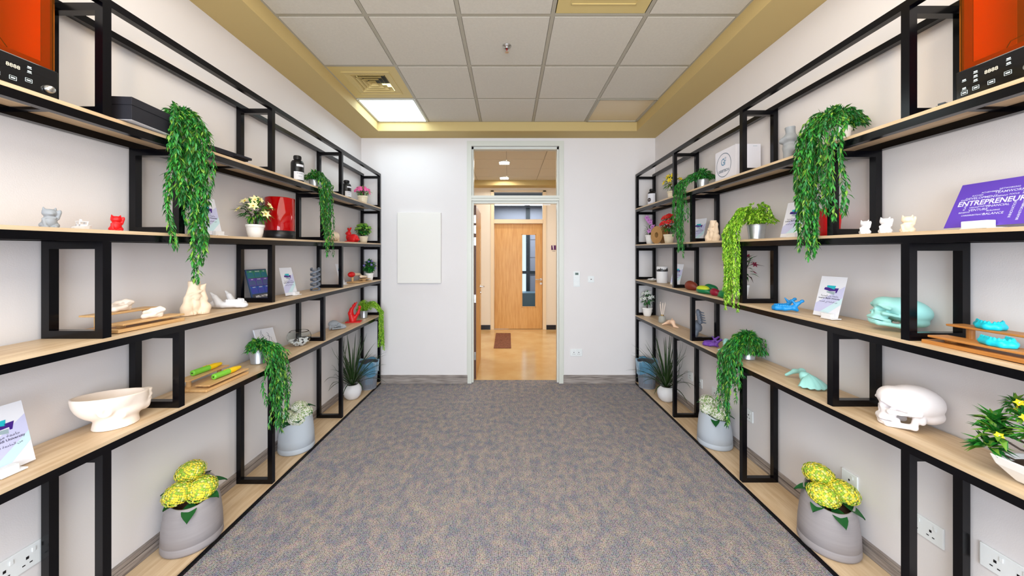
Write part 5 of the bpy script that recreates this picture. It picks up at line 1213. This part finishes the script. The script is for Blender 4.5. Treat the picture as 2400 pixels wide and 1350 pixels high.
PEL = [('em', (-.0,.050,.090), (.030,.040,.045), 20), ('-em', (.022,.046,.098), (.022,.030,.038)), ('e', (-.02,0,.075), (.02,.03,.035)), ('cm', (.01,.045,.06), (.035,.020,.040), .012, .010), ('c', (.035,-.02,.04), (.035,.02,.04), .010, .010), ('cm', (-.0,.055,.055), (.0,.045,.018), .015, .010), ('cm', (.0,.045,.018), (.03,.02,.036), .009, .008),
       ('cm', (.005,.07,.05), (.01,.085,.03), .016, .013), ('cm', (.01,.085,.03), (.01,.085,.0), .011, .012)]
blob('pelvis_bone', 'pelvis', PEL, GREYD, t, (-.06,-.11,0), (.07,.11,.15), .003, .010)
for k in range(5):
    z0 = .118+k*.022; x0 = -.022+.004*k
    blob('vertebra', 'vert', [('c', (0,0,.0), (0,0,.013), .017, .017), ('cm', (-.012,.006,.007), (-.018,.034,.010), .006, .003), ('c', (-.015,0,.007), (-.042,0,.003), .007, .004), ('-c', (-.014,0,-.02), (-.014,0,.04), .004, .004)], GREYD, t, (-.05,-.04,-.004), (.02,.04,.03), .0028, .006, (1.1, 1.25, 1.15), (x0, 0, z0), floor=False)
jaw(R_, 1675, 1.64, 1, 'purple jaw bone model on the right lower shelf', PURPP, (.95, .9, .95), 160, 'jaw')
t = empty('dragon_model', 'pale mint upright curled model beside the trailing plant, right lower shelf', 'printed model', on(R_, 1708, 1.63, 1), R(95))
blob('shape', 'dragon', [('e', (-.005,0,.018), (.045,.03,.02)), ('c', (.03,0,.02), (.02,.005,.06), .018, .014), ('c', (.02,.005,.06), (.028,-.005,.085), .014, .013), ('c', (.028,-.005,.085), (.048,0,.07), .010, .006), ('c', (.02,.0,.075), (.0,.012,.09), .007, .003), ('c', (-.03,0,.016), (-.06,.01,.03), .013, .009), ('c', (-.06,.01,.03), (-.075,.01,.055), .009, .005), ('cm', (.03,.02,.015), (.055,.028,.006), .010, .007), ('-e', (.035,0,.05), (.012,.01,.014)), ('e', (-.02,-.02,.03), (.018,.012,.016))], MINT, t, (-.09,-.05,0), (.07,.05,.1), .003, .01, (1.15, 1.15, 1.0))
vines(R_, 1752, 1.67, 1, 'trailing green plant in metal pot on the right lower shelf above the pale planter', 2.42,
      [(-.13, .05, -.88, 9), (-.06, .08, -.98, 8), (-.03, .08, -1.12, 6), (-.02, .05, -1.20, 3)], (GR_M, GR_D, GR_B, GR_Y), seed=44, rise=(.05, .10), potr=.056, poth=.10, mound=120, per=3, droop=-.6)
# shell wing
t = empty('shell_model', 'pale mint ribbed wing-shaped shell model on the right lower shelf', 'printed model', on(R_, 1890, 1.655, 1), R(-88))
q = MB(); n, mm = 22, 14; vs = []; fs = []
for i in range(n+1):
    u = i/n; a = lerp(-1.15, 1.25, u)
    for j in range(mm+1):
        v = j/mm; rr = .02+.095*v*(1+.12*math.cos(a)); rib = .0035*math.sin(u*n*1.57*1.3)*v
        vs.append((rr*math.cos(a)*.75, rr*math.sin(a)*.72, .004+.055*math.sin(math.pi*.5*(1-v))*math.cos(a*.5)**2+rib+.004))
for i in range(n):
    for j in range(mm): k = i*(mm+1)+j; fs.append((k, k+mm+1, k+mm+2, k+1))
q.add(vs, fs); o = q.build('ribbed_fan', MINT, t, smooth=True); sm = o.modifiers.new('thick', 'SOLIDIFY'); sm.thickness = .004
blob('curved_arm', 'wingarm', [('c', (-.01,-.01,.055), (-.05,.02,.06), .016, .015), ('c', (-.05,.02,.06), (-.10,.02,.045), .015, .011), ('c', (-.10,.02,.045), (-.135,.0,.012), .011, .008), ('e', (0,0,.04), (.03,.03,.03))], MINT, t, (-.15,-.04,0), (.04,.05,.08), .003, .012)
t = empty('skull_model', 'large white human skull model on the right lower shelf', 'anatomical model', on(R_, 2125, 1.672, 1), R(150))
blob('bone', 'skull', SKULL, mat('skull_white', (240, 234, 236), .45), t, (-.13,-.085,0), (.115,.085,.2), .0024, .008, (.90, .98, .93))
# rectangular bowl plant
yb = 1.055; t = empty('potted_flowers', 'leafy plant with small yellow flowers in a white square bowl at the right edge', 'potted plant', (1.655, yb, top_z(R_, 1, yb)+.001))
q = MB(); prof = [(.030, 0), (.045, .006), (.068, .045), (.075, .072), (.069, .072), (.062, .045), (.05, .03)]
vs = []; fs = []
for r_, z_ in prof:
    for sx_, sy_ in ((-1, -1), (1, -1), (1, 1), (-1, 1)): vs.append((sx_*r_*1.0, sy_*r_*1.35, z_))
for i in range(len(prof)-1):
    for k in range(4): fs.append((i*4+k, i*4+(k+1) % 4, i*4+4+(k+1) % 4, i*4+4+k))
q.add(vs, fs+[(3, 2, 1, 0)]).build('bowl', WPOT, t, bevel=.006); MB().box(-.06, .06, -.08, .08, .05, .056).build('soil', SOIL, t)
q = MB(); q.tube([(0, 0, .05), (.0, .01, .11), (-.01, .02, .16)], .010, 8, r1=.006); tips = []
for a, b_, z_ in ((-.05, .10, .13), (-.02, .13, .16), (-.04, .05, .21), (0, .09, .24), (.03, -.02, .24), (-.04, -.07, .20), (0, .02, .26), (.03, .11, .21), (-.06, .0, .17), (.0, -.12, .15), (-.05, .12, .08)):
    q.tube([(0, .01, .10), (a*.6, b_*.6, z_*.8), (a, b_, z_)], .003, 5); tips.append((a, b_, z_))
q.build('trunk', BARK, t); rn = random.Random(3)
for i, tp in enumerate(tips):
    q = MB()
    for k in range(46):
        a = k*2.4; el = rn.uniform(-.5, 1.2); d = Vector((math.cos(a)*math.cos(el), math.sin(a)*math.cos(el), math.sin(el)))
        q.leaf(Vector(tp)+d*.006, d, (0, 0, 1), rn.uniform(.022, .034) if i not in (0, 1, 8, 10) else rn.uniform(.04, .06), .009 if i not in (0, 1, 8, 10) else .018, mi=rn.choice([0, 0, 1, 2]), fold=.3, curl=.2)
    q.build('leaf_cluster', [GR_M, GR_D, GR_Y], t)
    if i in (2, 3, 4, 7, 9, 0):
        q = MB(); petal_flower(q, Vector(tp)+Vector((-.02, -.02, .008)), (-.6, -.5, .6), .013, 5, 0, 1, w=.8); q.build('blossom', [mat('bright_yellow', (248, 222, 40), .5), WPLA], t)
